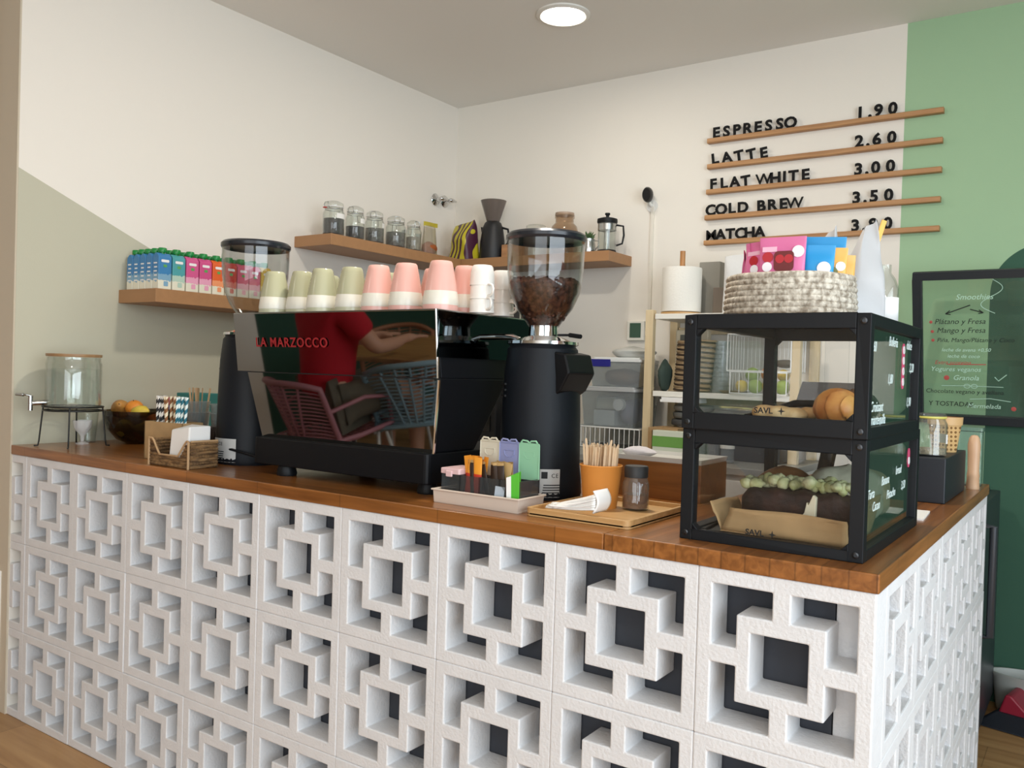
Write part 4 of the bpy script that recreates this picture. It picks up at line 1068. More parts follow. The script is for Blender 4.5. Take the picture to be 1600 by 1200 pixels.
pouch_thing('orange pouch with an olive picture at the right rim of the rope basket', (-.152, .262, zb + .012), (.0, .03, .3), .022, .122, .012, M_or, deco_orange, G3)
pouch_thing('orange pouch leaning behind the other orange pouch', (-.150, .325, zb + .01), (0, .02, .5), .022, .118, .012, M_or, nodeco, G3)
# tall matt grey coffee bag right of the basket, a second behind
M_silver = mat('matt_silver_bag', '#b9b9b9', .5, bump=.5, bscale=14)
M_wbag = mat('white_bag_side', '#e6e8ee', .6, bump=.3, bscale=14)
def coffee_bag(label, loc, rz, w, d, h, tip, m, m2):
    t = T('coffee_bag', label, 'coffee bag', loc, rz)
    b = MB()
    def fn(u, v):
        a = 2 * PI * u; z = h * v
        k = max(0.0, 1 - max(0, v - .45) / .55)
        ca, sa = math.cos(a), math.sin(a)
        x = w * math.copysign(abs(ca) ** .35, ca) * (1 - .1 * math.sin(PI * v)) * (1 if v < .5 else 1 - .72 * ((v - .5) / .5)) + tip * max(0, v - .35) ** 1.5
        y = (d * k ** .8 + .0015) * math.copysign(abs(sa) ** .35, sa) + .004 * math.sin(9 * v + 3 * ca)
        return (x, y, z + .012 * v * v * ca)
    b.grid(fn, 32, 24, wu=True)
    b.add([(-w, -d, 0.0), (w, -d, 0), (w, d, 0), (-w, d, 0)], [(3, 2, 1, 0)])
    b.mi = [(1 if m2 is not None and (abs((i // 24) / 32 - .0) < .04 or (i // 24) / 32 > .93) else 0) for i in range(len(b.f))]
    b.build('bag', [m, m2 or m], t, smooth=50)
    return t
cb = coffee_bag('tall matt grey coffee bag standing right of the rope basket', (-.140, .435, ztop), .70, .042, .036, .214, .03, M_silver, M_wbag)
b = MB(); b.at((.036, -.004, .195), (0, .3, 0)).box(-.005, .005, -.002, .002, -.05, .03); b.build('tin_tie', mat('yellow_tie', '#e8b24e', .5), cb)
coffee_bag('matt grey coffee bag with a pointed top behind the rope basket', (-.225, .448, ztop), -.15, .045, .03, .205, .035, M_silver, None)
# clear bottle with a white label at the back right corner
bo = T('bottle', 'clear bottle with a white label behind the grey coffee bag', 'bottle', (-.104, .497, ztop))
MB().lathe([(0, 0), (.024, 0), (.027, .004), (.027, .085), (.02, .105), (.011, .118), (.011, .135), (.009, .135), (.009, .117), (.018, .103), (.0255, .084), (.0255, .006), (0, .004)], 32).build('glass_body', M_jarg, bo, smooth=40)
MB().grid(lambda u, v: (.0274 * math.cos(2 * PI * u), .0274 * math.sin(2 * PI * u), .015 + .05 * v), 32, 1, wu=True).build('paper_label', M_paper, bo, solid=.0006, smooth=60)

# ================================================================ right end of the bar
nb = MB(); nb.box(-.235, -.037, .965, 1.345, 0, .117); tag(nb.build('black_box', mat('anthracite_board', '#1b2027', .5), bevel=.003, loc=(0, 0, WT)), 'large black box at the far right end of the bar behind the display cases', 'box')
zb2 = WT + .117
jr = T('storage_jar', 'clear glass jar with a handwritten white label on the black box', 'jar', (-.085, 1.03, zb2), .9)
MB().lathe([(0, 0), (.036, 0), (.04, .004), (.04, .085), (.034, .097), (.034, .104), (.032, .104), (.032, .096), (.038, .084), (.038, .006), (0, .004)], 32).build('jar', M_jarg, jr, smooth=40)
MB().lathe([(0, .104), (.036, .104), (.037, .108), (.034, .113), (0, .113)], 32).build('lid', M_jarg, jr, smooth=40)
MB().lathe([(.0345, .098), (.0375, .1), (.0375, .104), (.0345, .104)], 32).build('seal_ring', mat('yellow_seal', '#d8d06a', .5), jr, smooth=40)
MB().grid(lambda u, v: (.0405 * math.cos(-1.2 + 1.5 * u), .0405 * math.sin(-1.2 + 1.5 * u), .034 + .024 * v), 14, 1).build('paper_label', M_paper, jr, solid=.0005)
text('label_writing', 'S', .02, M_txtblk, jr, (.0395 * math.cos(-.7), .0412 * math.sin(-.7), .038), (PI / 2, 0, -.7 + PI / 2), depth=.0002)
MB().lathe([(0, .005), (.0375, .006), (.0375, .02), (0, .022)], 24).build('contents', mat('pale_seeds', '#b9a98c', .8, bump=1, bscale=150, var=.5, vscale=120), jr, smooth=40)
MB().tube([(-.036, 0, .1), (-.05, 0, .09), (-.05, 0, .075), (-.042, 0, .07)], .0016, 6).build('clip', M_steel, jr)
jr2 = dup(jr, (-.165, .99, zb2), 'clear glass jar partly hidden by the display case on the black box', .5)
bc = T('bamboo_cup', 'woven bamboo cup with a diamond pattern on the black box', 'cup', (-.078, 1.225, zb2))
M_weave = paint('bamboo_weave', lambda p, ma, mix: mix(ma('GREATER_THAN', ma('MULTIPLY', ma('SINE', ma('ADD', ma('MULTIPLY', p[2], 260), ma('MULTIPLY', p[0], 330)), 0), ma('SINE', ma('SUBTRACT', ma('MULTIPLY', p[2], 260), ma('MULTIPLY', p[0], 330)), 0)), .32), '#d0ab74', '#7d5a30'))
MB().lathe([(0, 0), (.031, 0), (.042, .08), (.040, .08), (.029, .004), (0, .004)], 36).build('woven_wall', M_weave, bc, smooth=40)
MB().lathe([(.0415, .076), (.0445, .076), (.0455, .098), (.0425, .098)], 36).build('rim', mat('bamboo_rim', '#d2ac78', .5), bc, smooth=40)
pm = T('pepper_mill', 'pale wooden mill standing at the right edge of the bar beside the black box', 'mill', (-.022, 1.40, WT))
MB().lathe([(0, 0), (.017, 0), (.018, .004), (.0165, .035), (.0175, .038), (.0155, .055), (.0165, .10), (.0175, .13), (.014, .15), (.009, .158), (0, .16)], 24).build('body', wood('pale_beech', '#c39a78', '#d9b795', scale=(30, 30, 5)), pm, smooth=35)
gb = T('water_bottle', 'clear square bottle with a blue clip at the far right corner of the bar', 'bottle', (-.045, 1.50, WT))
b = MB(); b.prism(rrect(-.036, .036, -.03, .03, .006), 0, .165); b.prism(rrect(-.038, .038, -.032, .032, .006), .165, .178); b.build('body', glass('blue_clear_plastic', tint='#dfeaea', haze=.12, ior=1.5, hazecol='#b8cbc8'), gb, bevel=.002)
b = MB(); b.tube([(-.040, -.034, .17), (-.052, -.04, .12), (-.058, -.04, .085)], [.008, .011, .012], 8); b.build('blue_clip', mat('petrol_blue_plastic', '#1f4f66', .4), gb, smooth=50)
b = MB(); b.box(-.105, -.0, 0, .148, 0, .004); tag(b.build('paper_sheets', M_paper, loc=(-.035, .64, WT), rot=(0, 0, .06)), 'white sheets of paper lying on the bar behind the lower display case', 'paper')
# ================================================================ wall shelves
s1 = T('wall_shelf', 'lower light brown floating shelf on the left wall holding juice pouches', 'shelf', (XL, .373, 1.451))
MB().box(0, .240, 0, .77, 0, .050).build('board', M_shelf, s1, bevel=.0015)
s2 = T('wall_shelf', 'upper light brown floating shelf on the left wall holding clip top jars', 'shelf', (XL, 1.22, 1.778))
MB().box(0, .240, 0, YB - 1.22, 0, .050).build('board', M_shelf, s2, bevel=.0015)
s3 = T('wall_shelf', 'light brown floating shelf on the back wall holding the press pot', 'shelf', (XL + .241, 2.154, 1.778))
MB().box(0, .891, 0, .240, 0, .050).build('board', M_shelf, s3, bevel=.0015)

# juice pouches with green screw caps
def juice(label, loc, c1, c2, grp, first={}):
    key = c1
    if key in first: return dup(first[key], loc, label)
    t = T('juice_carton', label, 'juice carton', loc, 0, grp)
    b = MB(); w, d, h = .0265, .019, .118
    b.add([(-d, -w, 0), (d, -w, 0), (d, w, 0), (-d, w, 0), (-d, -w, h), (d, -w, h), (d, w, h), (-d, w, h), (-.006, -w, h + .014), (.006, -w, h + .014), (.006, w, h + .014), (-.006, w, h + .014)],
          [(3, 2, 1, 0), (0, 1, 5, 4), (1, 2, 6, 5), (2, 3, 7, 6), (3, 0, 4, 7), (4, 5, 9, 8), (5, 6, 10, 9), (6, 7, 11, 10), (7, 4, 8, 11), (8, 9, 10, 11)])
    m = bpy.data.materials.new('juice_carton_' + key.strip('#')); m.use_nodes = True; nt = m.node_tree; bb = nt.nodes['Principled BSDF']; bb.inputs['Roughness'].default_value = .4
    tc = nt.nodes.new('ShaderNodeTexCoord'); sp = nt.nodes.new('ShaderNodeSeparateXYZ'); nt.links.new(tc.outputs['Object'], sp.inputs[0])
    nz = nt.nodes.new('ShaderNodeTexNoise'); nz.inputs['Scale'].default_value = 60; nt.links.new(tc.outputs['Object'], nz.inputs['Vector'])
    ad = nt.nodes.new('ShaderNodeMath'); ad.operation = 'MULTIPLY_ADD'; nt.links.new(nz.outputs[0], ad.inputs[0]); ad.inputs[1].default_value = .03; nt.links.new(sp.outputs[2], ad.inputs[2])
    r = nt.nodes.new('ShaderNodeValToRGB'); r.color_ramp.interpolation = 'CONSTANT'
    sc = nt.nodes.new('ShaderNodeMath'); sc.operation = 'MULTIPLY'; sc.inputs[1].default_value = 6.0; nt.links.new(ad.outputs[0], sc.inputs[0]); nt.links.new(sc.outputs[0], r.inputs[0])
    e = r.color_ramp.elements; e[0].position = 0; e[0].color = lin('#e6e2cf'); e[1].position = .27; e[1].color = lin(c2)
    q = r.color_ramp.elements.new(.42); q.color = lin(c1)
    nt.links.new(r.outputs[0], bb.inputs[0])
    b.build('carton', m, t, bevel=.002)
    bp = MB()
    bp.at((d + .0003, 0, .103)).prism(rrect(-.016, .016, -.005, .005, .004), 0, .0005, 'x'); bp.build('brand_panel', M_wprint, t)
    bp = MB(); bp.at((d + .0003, 0, .085)).prism(rrect(-.007, .007, -.005, .005, .001), 0, .0005, 'x'); bp.build('organic_mark', mat('leaf_green_print', '#5aa356', .5), t)
    bp = MB(); bp.at((d + .0003, .004, .02)).prism(rrect(-.009, .009, -.009, .009, .003), 0, .0005, 'x'); bp.build('fruit_print', mat('fruit_print_' + key.strip('#'), c2, .5), t)
    for yy in (-.011, 0.0, .011): pass
    bp = MB()
    for k in range(5): bp.at((0, -w - .0003, .035 + .015 * k), (0, 0, 0)).box(-.011 + .003 * (k % 2), .009, -.0003, .0003, -.003, .002)
    bp.build('side_print', M_wprint, t)
    MB().lathe([(.009, 0), (.009, .006), (.0145, .006), (.0155, .009), (.0155, .020), (.0135, .023), (0, .023)], 20, (0, 0, h + .011)).build('cap', M_green_cap, t, smooth=40)
    first[key] = t
    return t
ZJ = 1.501
BL = 'blue juice pouches in a row on the lower shelf'
for k in range(5):
    juice(['blue juice pouch at the front of the row nearest the shelf end', 'second blue juice pouch from the front in the row nearest the shelf end', 'third blue juice pouch from the front in the row nearest the shelf end', 'fourth blue juice pouch from the front in the row nearest the shelf end', 'blue juice pouch against the wall in the row nearest the shelf end'][k], (-2.585 - .0415 * k, .412, ZJ), '#3f80b5', '#7fa8c4', BL)
cols = [('#4e9fa6', '#b5cfc0', 'teal'), ('#d3598f', '#e7a3bf', 'pink'), ('#cf4f88', '#e7a3bf', 'deep pink'), ('#e2632d', '#ef9a6b', 'orange'), ('#c9342f', '#dd7a6d', 'red'), ('#d75878', '#efb3bf', 'rose pink'), ('#d85f7e', '#efb3bf', 'pale rose'), ('#d9b33b', '#ecd98a', 'yellow')]
JL = ['teal juice pouch standing right of the blue row', 'first pink juice pouch, directly right of the teal one', 'second pink juice pouch, directly left of the orange one', 'orange juice pouch between the pink and the red ones', 'red juice pouch directly right of the orange one', 'left rose juice pouch seen through the empty grinder hopper', 'right rose juice pouch seen through the empty grinder hopper', 'yellow juice pouch seen through the empty grinder hopper']
for i, (c1, c2, nm) in enumerate(cols):
    y = .470 + .058 * i
    for k in range(2):
        juice(JL[i] if k == 0 else nm + ' juice pouch hidden in the second row behind the front ' + nm + ' one', (-2.585 - .042 * k, y, ZJ), c1, c2, nm + ' juice pouches on the lower shelf')
# clip top jars with dark contents
M_tea = mat('black_tea', '#34302e', .9, bump=1, bscale=120, var=.6, vscale=90, col2='#151312')
M_nut = mat('grey_seeds', '#6d675f', .9, bump=1, bscale=120, var=.6, vscale=90, col2='#3a3632')
M_redrub = mat('red_rubber_tab', '#b5403a', .5)
def clipjar(label, loc, r, h, m, fill, rz):
    t = T('clip_top_jar', label, 'jar', loc, rz, 'clip top jars on the upper shelf')
    hb = h * .78
    MB().lathe([(0, 0), (r * .92, 0), (r, .006), (r, hb * .82), (r * .8, hb), (r * .8, hb + .006), (r * .76, hb + .006), (r * .76, hb), (r * .95, hb * .8), (r * .95, .008), (0, .005)], 32).build('jar', M_jarg, t, smooth=40)
    MB().lathe([(0, .006), (r * .93, .009), (r * .93, hb * fill), (0, hb * fill + .004)], 28).build('contents', m, t, smooth=40)
    MB().lathe([(0, hb + .009), (r * .86, hb + .009), (r * .88, hb + .014), (r * .86, hb + .024), (r * .5, h), (0, h)], 32).build('lid', M_jarg, t, smooth=40)
    b = MB(); b.tube([(r * .83 * math.cos(a), r * .83 * math.sin(a), hb - .002) for a in [2 * PI * i / 28 for i in range(28)]], .0017, 6, closed=True)
    b.tube([(-.012, -r * .83, hb), (-.014, -r * .98, hb + .012), (-.01, -r * .92, hb + .026), (.01, -r * .92, hb + .026), (.014, -r * .98, hb + .012), (.012, -r * .83, hb)], .0016, 6)
    b.tube([(-.01, r * .83, hb), (-.01, r * 1.05, hb - .03), (.01, r * 1.05, hb - .03), (.01, r * .83, hb)], .0016, 6)
    b.build('wire_clip', M_steel, t, smooth=60)
    MB().lathe([(r * .78, hb + .006), (r * .86, hb + .006), (r * .86, hb + .009), (r * .78, hb + .009)], 28).build('seal', M_wprint, t, smooth=40)
    MB().grid(lambda u, v: ((r + .0006) * math.cos(-.5 + 1.3 * u), (r + .0006) * math.sin(-.5 + 1.3 * u), hb * .62 + .022 * v), 10, 1).build('paper_label', M_paper, t, solid=.0004)
    return t
for k, (y, r, f, m, w_) in enumerate([(1.29, .049, .62, M_tea, 'first from the shelf end, with black tea'), (1.425, .045, .5, M_tea, 'second from the shelf end, with dark contents'), (1.555, .046, .6, M_nut, 'third from the shelf end, with grey seeds'), (1.705, .050, .62, M_nut, 'fourth from the shelf end, the widest'), (1.838, .040, .6, mat('pale_grain', '#a89c8c', .9, bump=1, var=.4, vscale=90), 'fifth from the shelf end, the smallest')]):
    t = clipjar('clip top glass jar on the upper shelf, ' + w_, (-2.62, y, 1.829), r, .156, m, f, .3 * k)
    if k == 0:
        b = MB(); b.box(-.006, .006, -.05 - .012, -.048, .118, .123); b.build('rubber_tab', M_redrub, t)
# half full clear bag, printed coffee bag
b = MB(); M_clearbag = glass('crinkled_clear_bag', tint='#e3dfd3', ior=1.5, rough=.15, haze=.22, hazecol='#cfc8b8')
cbg = T('clear_food_bag', 'clear plastic bag with orange contents beside the last clip top jar', 'bag', (-2.63, 1.975, 1.829), .2)
MB().grid(lambda u, v: ((.035 * (1 - .5 * v) * math.cos(2 * PI * u)), .065 * (1 - .15 * v) * math.sin(2 * PI * u), .15 * v), 20, 8, wu=True).build('bag', M_clearbag, cbg, smooth=60)
MB().blob((0, 0, .035), .034, .058, .036, 20, 10, .04, 2).build('contents', mat('orange_spice', '#b8622c', .8, bump=.8, bscale=90, var=.4), cbg, smooth=60)
MB().grid(lambda u, v: (.004 * math.sin(6 * u), -.065 + .15 * u, .145 + .022 * v + .012 * u), 12, 2).build('folded_top', mat('yellow_foil', '#c9b83a', .4), cbg, solid=.002)
pb = T('printed_coffee_bag', 'yellow and purple printed coffee bag left of the black drip brewer', 'coffee bag', (-2.585, 2.215, 1.829), -.25)
M_pb = mat('yellow_purple_print', '#c2b52c', .4, bump=.4, bscale=20)
nt = M_pb.node_tree; bb = nt.nodes['Principled BSDF']; wv = nt.nodes.new('ShaderNodeTexWave'); wv.inputs['Scale'].default_value = 9; wv.inputs['Distortion'].default_value = 9; wv.inputs['Detail'].default_value = 1
tc = nt.nodes.new('ShaderNodeTexCoord'); nt.links.new(tc.outputs['Object'], wv.inputs['Vector']); rr = nt.nodes.new('ShaderNodeValToRGB'); rr.color_ramp.interpolation = 'CONSTANT'
rr.color_ramp.elements[0].color = lin('#4a2238'); rr.color_ramp.elements[1].position = .42; rr.color_ramp.elements[1].color = lin('#c2b52c'); nt.links.new(wv.outputs[0], rr.inputs[0]); nt.links.new(rr.outputs[0], bb.inputs[0])
def bagfn(w, d, h):
    def fn(u, v):
        a = 2 * PI * u; k = max(0.0, 1 - max(0, v - .5) / .5)
        ca, sa = math.cos(a), math.sin(a)
        return (w * math.copysign(abs(ca) ** .5, ca), (d * k ** .7 + .002) * math.copysign(abs(sa) ** .5, sa) + .006 * math.sin(7 * v + 2 * ca), h * v + .01 * ca * v)
    return fn
pb.scale = (1.12, 1.12, 1.1)
MB().grid(bagfn(.068, .05, .185), 28, 18, wu=True).build('bag', M_pb, pb, smooth=60)
# black drip brewer with a smoky cone
br = T('drip_brewer', 'black drip coffee brewer with a smoky filter cone on the corner of the back shelf', 'coffee brewer', (-2.435, 2.265, 1.829), .3)
b = MB(); b.lathe([(0, 0), (.068, 0), (.07, .01), (.066, .1), (.056, .17), (.05, .185), (.044, .20), (.03, .21), (0, .21)], 32); b.build('jug', mat('black_matt_body', '#16171a', .5), br, smooth=40)
b = MB(); b.tube([(.05, 0, .175), (.085, 0, .165), (.092, 0, .13), (.086, 0, .09), (.062, 0, .07)], .006, 8); b.tube([(-.045, 0, .17), (-.065, .0, .178), (-.06, 0, .155), (-.045, 0, .15)], .005, 8); b.build('handle', M_black, br, smooth=60)
MB().lathe([(.035, .208), (.07, .318), (.067, .318), (.033, .21)], 32).build('filter_cone', glass('smoky_cone', tint='#9a8f88', haze=.5, hazecol='#8d827b', ior=1.5), br, smooth=40)
b = MB(); b.box(-.045, .045, -.06, .06, 0, .075); tag(b.build('wooden_box', wood('pale_box_wood', '#9c7250', '#b98a60'), loc=(-2.305, 2.29, 1.829), bevel=.002), 'small wooden box on the back shelf beside the black brewer', 'box')
gj = T('glass_jar', 'wide clear glass jar with lid on the back shelf, behind the right grinder hopper', 'jar', (-2.165, 2.275, 1.829))
MB().lathe([(0, 0), (.05, 0), (.055, .005), (.055, .12), (.05, .13), (.05, .14), (.052, .142), (.052, .165), (.045, .17), (0, .17)], 32).build('jar_and_lid', M_jarg, gj, smooth=40)
bj = T('glass_jar', 'large amber tinted glass jar on the back shelf left of the potted plant', 'jar', (-1.99, 2.27, 1.829))
MB().lathe([(0, 0), (.062, 0), (.07, .008), (.072, .12), (.064, .15), (.047, .168), (.046, .19), (.05, .192), (.05, .21), (.045, .212), (.042, .19), (.042, .17), (.06, .148), (.067, .12), (.066, .01), (0, .005)], 36).build('jar', glass('amber_glass', tint='#f0e6da', ior=1.55, haze=.14, hazecol='#bfa78f'), bj, smooth=40)
MB().lathe([(0, .205), (.047, .205), (.048, .219), (0, .221)], 28).build('lid', mat('clay_lid', '#b09a86', .5), bj, smooth=40)
# small plant in a steel pitcher
pp = T('potted_plant', 'small succulent growing in a little steel milk pitcher on the back shelf', 'plant', (-1.835, 2.25, 1.829))
MB().lathe([(0, 0), (.034, 0), (.037, .006), (.034, .045), (.030, .06), (.032, .075), (.030, .075), (.028, .06), (.031, .045), (0, .04)], 28).build('pitcher', M_steel, pp, smooth=40)
MB().tube([(.031, 0, .066), (.055, 0, .062), (.058, 0, .04), (.035, 0, .018)], .003, 8).build('pitcher_handle', M_steel, pp, smooth=60)
b = MB(); rd = random.Random(4)
for k in range(22):
    a = k * 2.4; el = .4 + .9 * (k / 22); L = .035 + .015 * rd.random()
    d = V((math.cos(a) * math.cos(el), math.sin(a) * math.cos(el), math.sin(el)))
    p0 = V((0, 0, .07)); b.tube([p0, p0 + d * L * .5, p0 + d * L], [.003, .0065, .0008], 6)
b.build('leaves', mat('succulent_green', '#4f6b3f', .5, var=.3), pp, smooth=60)
# press pot
fp = T('press_pot', 'glass press pot with black lid at the right end of the back shelf', 'press pot', (-1.74, 2.262, 1.829), .5)
MB().lathe([(0, .008), (.042, .008), (.044, .012), (.044, .150), (.042, .150), (.042, .014), (0, .012)], 32).build('beaker', M_jarg, fp, smooth=40)
MB().lathe([(0, 0), (.047, 0), (.047, .012), (.044, .016), (0, .016)], 32).build('base', M_black, fp, smooth=40)
MB().lathe([(0, .148), (.048, .148), (.05, .155), (.049, .168), (.03, .174), (.008, .176), (.008, .186), (.013, .19), (.012, .198), (0, .2)], 32).build('lid', M_black, fp, smooth=40)
MB().lathe([(.0445, .112), (.046, .112), (.046, .142), (.0445, .142)], 32).build('band', M_steel, fp, smooth=40)
b = MB(); b.cyl(.0025, .02, .16, 8); b.cyl(.041, .115, .12, 28); b.cyl(.014, .02, .112, 12); b.build('plunger', M_steel, fp, smooth=40)
MB().tube([(.044, 0, .14), (.078, 0, .135), (.082, 0, .09), (.075, 0, .05), (.046, 0, .04)], .005, 8).build('handle', M_black, fp, smooth=60)

# wall fittings
for k, (y, lab) in enumerate(((2.215, 'left chrome stop valve high on the left wall near the corner'), (2.295, 'right chrome stop valve high on the left wall near the corner'))):
    t = T('stop_valve', lab, 'valve', (XL, y, 2.178 + .004 * k), rot=(0, PI / 2, 0), group='stop valves on the left wall')
    MB().lathe([(0, 0), (.033, 0), (.034, .003), (.022, .012), (.012, .016), (.012, .04), (0, .04)], 24).build('rosette', M_chrome, t, smooth=40)
    b = MB(); b.blob((0, 0, .052), .013, .024, .016, 16, 10); b.tube([(0, .02, .052), (0, .036, .056)], .006, 8); b.build('handle', M_chrome, t, smooth=60)
sn = T('security_camera', 'black faced wall camera on a white bracket above the cable duct', 'camera', (-1.565, YB, 2.115))
b = MB(); b.at((0, -.055, 0), (PI / 2, 0, 0)).lathe([(0, -.018), (.018, -.018), (.024, -.012), (.025, .0), (.024, .012), (.02, .02), (0, .021)], 24, sy=1.5); b.build('head', mat('camera_black', '#0b0c10', .25), sn, smooth=50)
b = MB(); b.at((0, 0, -.045), (PI / 2, 0, 0)).lathe([(0, 0), (.03, 0), (.03, .006), (0, .01)], 24); b.at().tube([(0, -.006, -.045), (0, -.03, -.04), (0, -.045, -.015)], .008, 10); b.build('bracket', mat('bracket_white', '#ecebe6', .4), sn, smooth=50)
b = MB(); b.box(-1.568, -1.552, YB - .010, YB, 1.42, 2.066); tag(b.build('cable_duct', mat('duct_white', '#e4dfd3', .5), bevel=.001), 'narrow white cable duct running down the wall below the camera', 'cable duct')
th = T('thermostat', 'white wall thermostat with a dark green display left of the wooden shelving', 'thermostat', (-1.625, YB, 1.457))
MB().box(-.046, .046, -.022, 0, -.048, .048).build('housing', mat('thermostat_white', '#dedcd2', .5), th, bevel=.003)
MB().box(-.030, .030, -.0235, -.022, -.034, .038).build('display', mat('display_green', '#3d5a4b', .3), th)

# ================================================================ menu rails with loose letters
M_rail = wood('oak_rail', '#a2744a', '#bd8f60', scale=(4, 60, 60), rough=.5)
zr = [2.346, 2.2255, 2.107, 1.987, 1.869]
ordn = ['top', 'second', 'third', 'fourth', 'bottom']
for k, z in enumerate(zr):
    b = MB(); b.prism([(YB, -.011), (YB, .011), (YB - .008, .011), (YB - .010, .006), (YB - .016, .006), (YB - .018, .011), (YB - .026, .011), (YB - .028, .008), (YB - .028, -.008), (YB - .025, -.011)], -1.282 + .004 * (k in (1, 2)), -.281, 'x')
    tag(b.build('menu_rail', M_rail, loc=(0, 0, z)), ordn[k] + ' oak picture rail of the five holding the black menu letters', 'rail', 'oak menu rails')
M_let = mat('black_acrylic_letter', '#0b0b0c', .6, spec=.2)
_let = {}
def letter(ch, x, z, label, cap=.047, tilt=0.0):
    o = text('menu_letter', ch, cap / .70, M_let, None, (0, 0, 0), (PI / 2, 0, 0), depth=.0022, bold=(.0008 if ch in 'MW' else .0024), align='CENTER', sx=1.06)
    o.location = (x, YB - .0215, z); o.rotation_euler = (PI / 2 + .0, random.uniform(-.03, .03) - tilt, 0)
    tag(o, label, 'letter', None)
    return o
words_ = [(0, 'ESPRESSO', -1.240, -.896, .0), (1, 'LATTE', -1.240, -1.010, .14), (2, 'FLAT', -1.246, -1.090, .06), (2, 'WHITE', -1.008, -.822, .03), (3, 'COLD', -1.255, -1.10, .02), (3, 'BREW', -1.015, -.865, .02), (4, 'MATCHA', -1.248, -1.018, .0)]
nth = ['first', 'second', 'third', 'fourth', 'fifth', 'sixth', 'seventh', 'eighth']
for r, wd_, x0, x1, tilt in words_:
    n = len(wd_)
    wts = [(.5 if c == 'I' else 1.0) for c in wd_]
    pos = []; acc = 0
    for i, c in enumerate(wd_):
        acc += 0 if i == 0 else (wts[i - 1] + wts[i]) / 2
        pos.append(acc)
    for i, c in enumerate(wd_):
        letter(c, x0 + (x1 - x0) * pos[i] / pos[-1], zr[r] + .0118, f'black letter {c}, {nth[i]} letter of the word {wd_} on the {ordn[r]} menu rail', tilt=tilt)
for r, s in enumerate(('1.90', '2.60', '3.00', '3.50', '3.80')):
    xs = {0: (-.603, -.563, -.530, -.474)}.get(r, (-.602, -.567, -.532, -.474))
    for i, c in enumerate(s):
        nm = 'full stop' if c == '.' else 'digit ' + c
        pl = '' if c == '.' else (', ' + ['before the stop', '', 'just after the stop', 'at the right end'][i])
        letter(c, xs[i] - .003 * (r > 2), zr[r] + .0118, f'black {nm} of the price on the {ordn[r]} menu rail{pl}')

# ================================================================ transparent menu board on the green wall
M_bfr = mat('board_frame_black', '#1c2227', .5)
mb = T('menu_board', 'black framed clear menu board with handwritten drinks, leaning out from the green wall', 'menu board', (-.345, 2.372, 1.085), rot=(math.radians(15.5), 0, 0))
BW, BH, fw = .445, .612, .033
b = MB(); b.box(0, BW, -.012, .012, 0, fw); b.box(0, BW, -.012, .012, BH - fw, BH); b.box(0, fw, -.012, .012, fw, BH - fw); b.box(BW - fw, BW, -.012, .012, fw, BH - fw); b.build('frame', M_bfr, mb, bevel=.002)
MB().box(fw - .004, BW - fw + .004, -.002, .002, fw - .004, BH - fw + .004).build('clear_panel', glass('board_acrylic', tint='#f6faf7', ior=1.45, haze=.05, hazecol='#a9b8a8'), mb)
M_mk = mat('black_marker', '#1b241f', .7); M_mw = mat('pale_green_marker', '#b5d8c6', .7); M_mr = mat('red_marker', '#b4504a', .7)
def wr(s, x, z, size, m, sh=.25, name='handwriting'): text(name, s, size, m, mb, (x, -.0026, z), (PI / 2, 0, 0), depth=.0002, shear=sh)
wr('Smoothies', .15, .50, .030, M_mw); wr('Plátano y Fresa', .075, .405, .029, M_mk); wr('Mango y Fresa', .083, .37, .029, M_mk); wr('Piña, Mango/Plátano y Coco', .083, .333, .0235, M_mk)
wr('leche de avena +0,50', .10, .295, .020, M_mw); wr('leche de coco', .12, .27, .020, M_mw); wr('Extra proteina', .075, .243, .022, M_mr); wr('Yogures veganos', .06, .215, .026, M_mw); wr('Granola', .14, .18, .028, M_mw)
wr('Chocolate vegano y avellana', .042, .125, .024, M_mk, .1); wr('Y TOSTADAS', .052, .072, .027, M_mk, .05); wr('Mermelada', .19, .068, .026, M_mw)
b = MB()
b.tube([(.20, -.003, .478), (.115, -.003, .445)], .0022, 6); b.tube([(.115, -.003, .445), (.13, -.003, .458)], .002, 6); b.tube([(.115, -.003, .445), (.133, -.003, .442)], .002, 6)
b.tube([(.20, -.003, .462), (.245, -.003, .448)], .0022, 6); b.tube([(.245, -.003, .448), (.23, -.003, .459)], .002, 6); b.tube([(.245, -.003, .448), (.228, -.003, .445)], .002, 6)
b.build('drawn_arrows', M_mk, mb, smooth=60)
b = MB(); b.tube([(.275 + .03 * math.sin(6.5 * t) * (1 + .4 * t), -.003, .575 - .13 * t) for t in [i / 24 for i in range(25)]], .0015, 6)
b.tube([(.10, -.003, .155), (.20, -.003, .157), (.315, -.003, .155)], .0013, 6); b.tube([(.20, -.003, .103), (.27, -.003, .108), (.34, -.003, .098)], .0013, 6)
b.tube([(.285, -.003, .195), (.298, -.003, .18), (.325, -.003, .205)], .002, 6)
for x in (.19, .215): b.tube([(x + .011 * math.cos(a), -.003, .156 + .008 * math.sin(a)) for a in [2 * PI * i / 14 for i in range(14)]], .0012, 5, closed=True)
b.build('drawn_swirls', M_mw, mb, smooth=60)
for x, z, r in ((.063, .413, .006), (.068, .375, .006), (.070, .340, .006), (.118, .188, .010), (.350, .07, .009)):
    b = MB(); b.at((x, -.0026, z), (PI / 2, 0, 0)).lathe([(0, 0), (r, 0), (r * .8, .0006), (0, .0006)], 12); b.build('drawn_bullet', M_mr, mb, smooth=60)
b = MB()
b.at().tube([(.12, -.003, .243), (.255, -.003, .244)], .002, 6); b.build('drawn_underline', M_mr, mb, smooth=60)

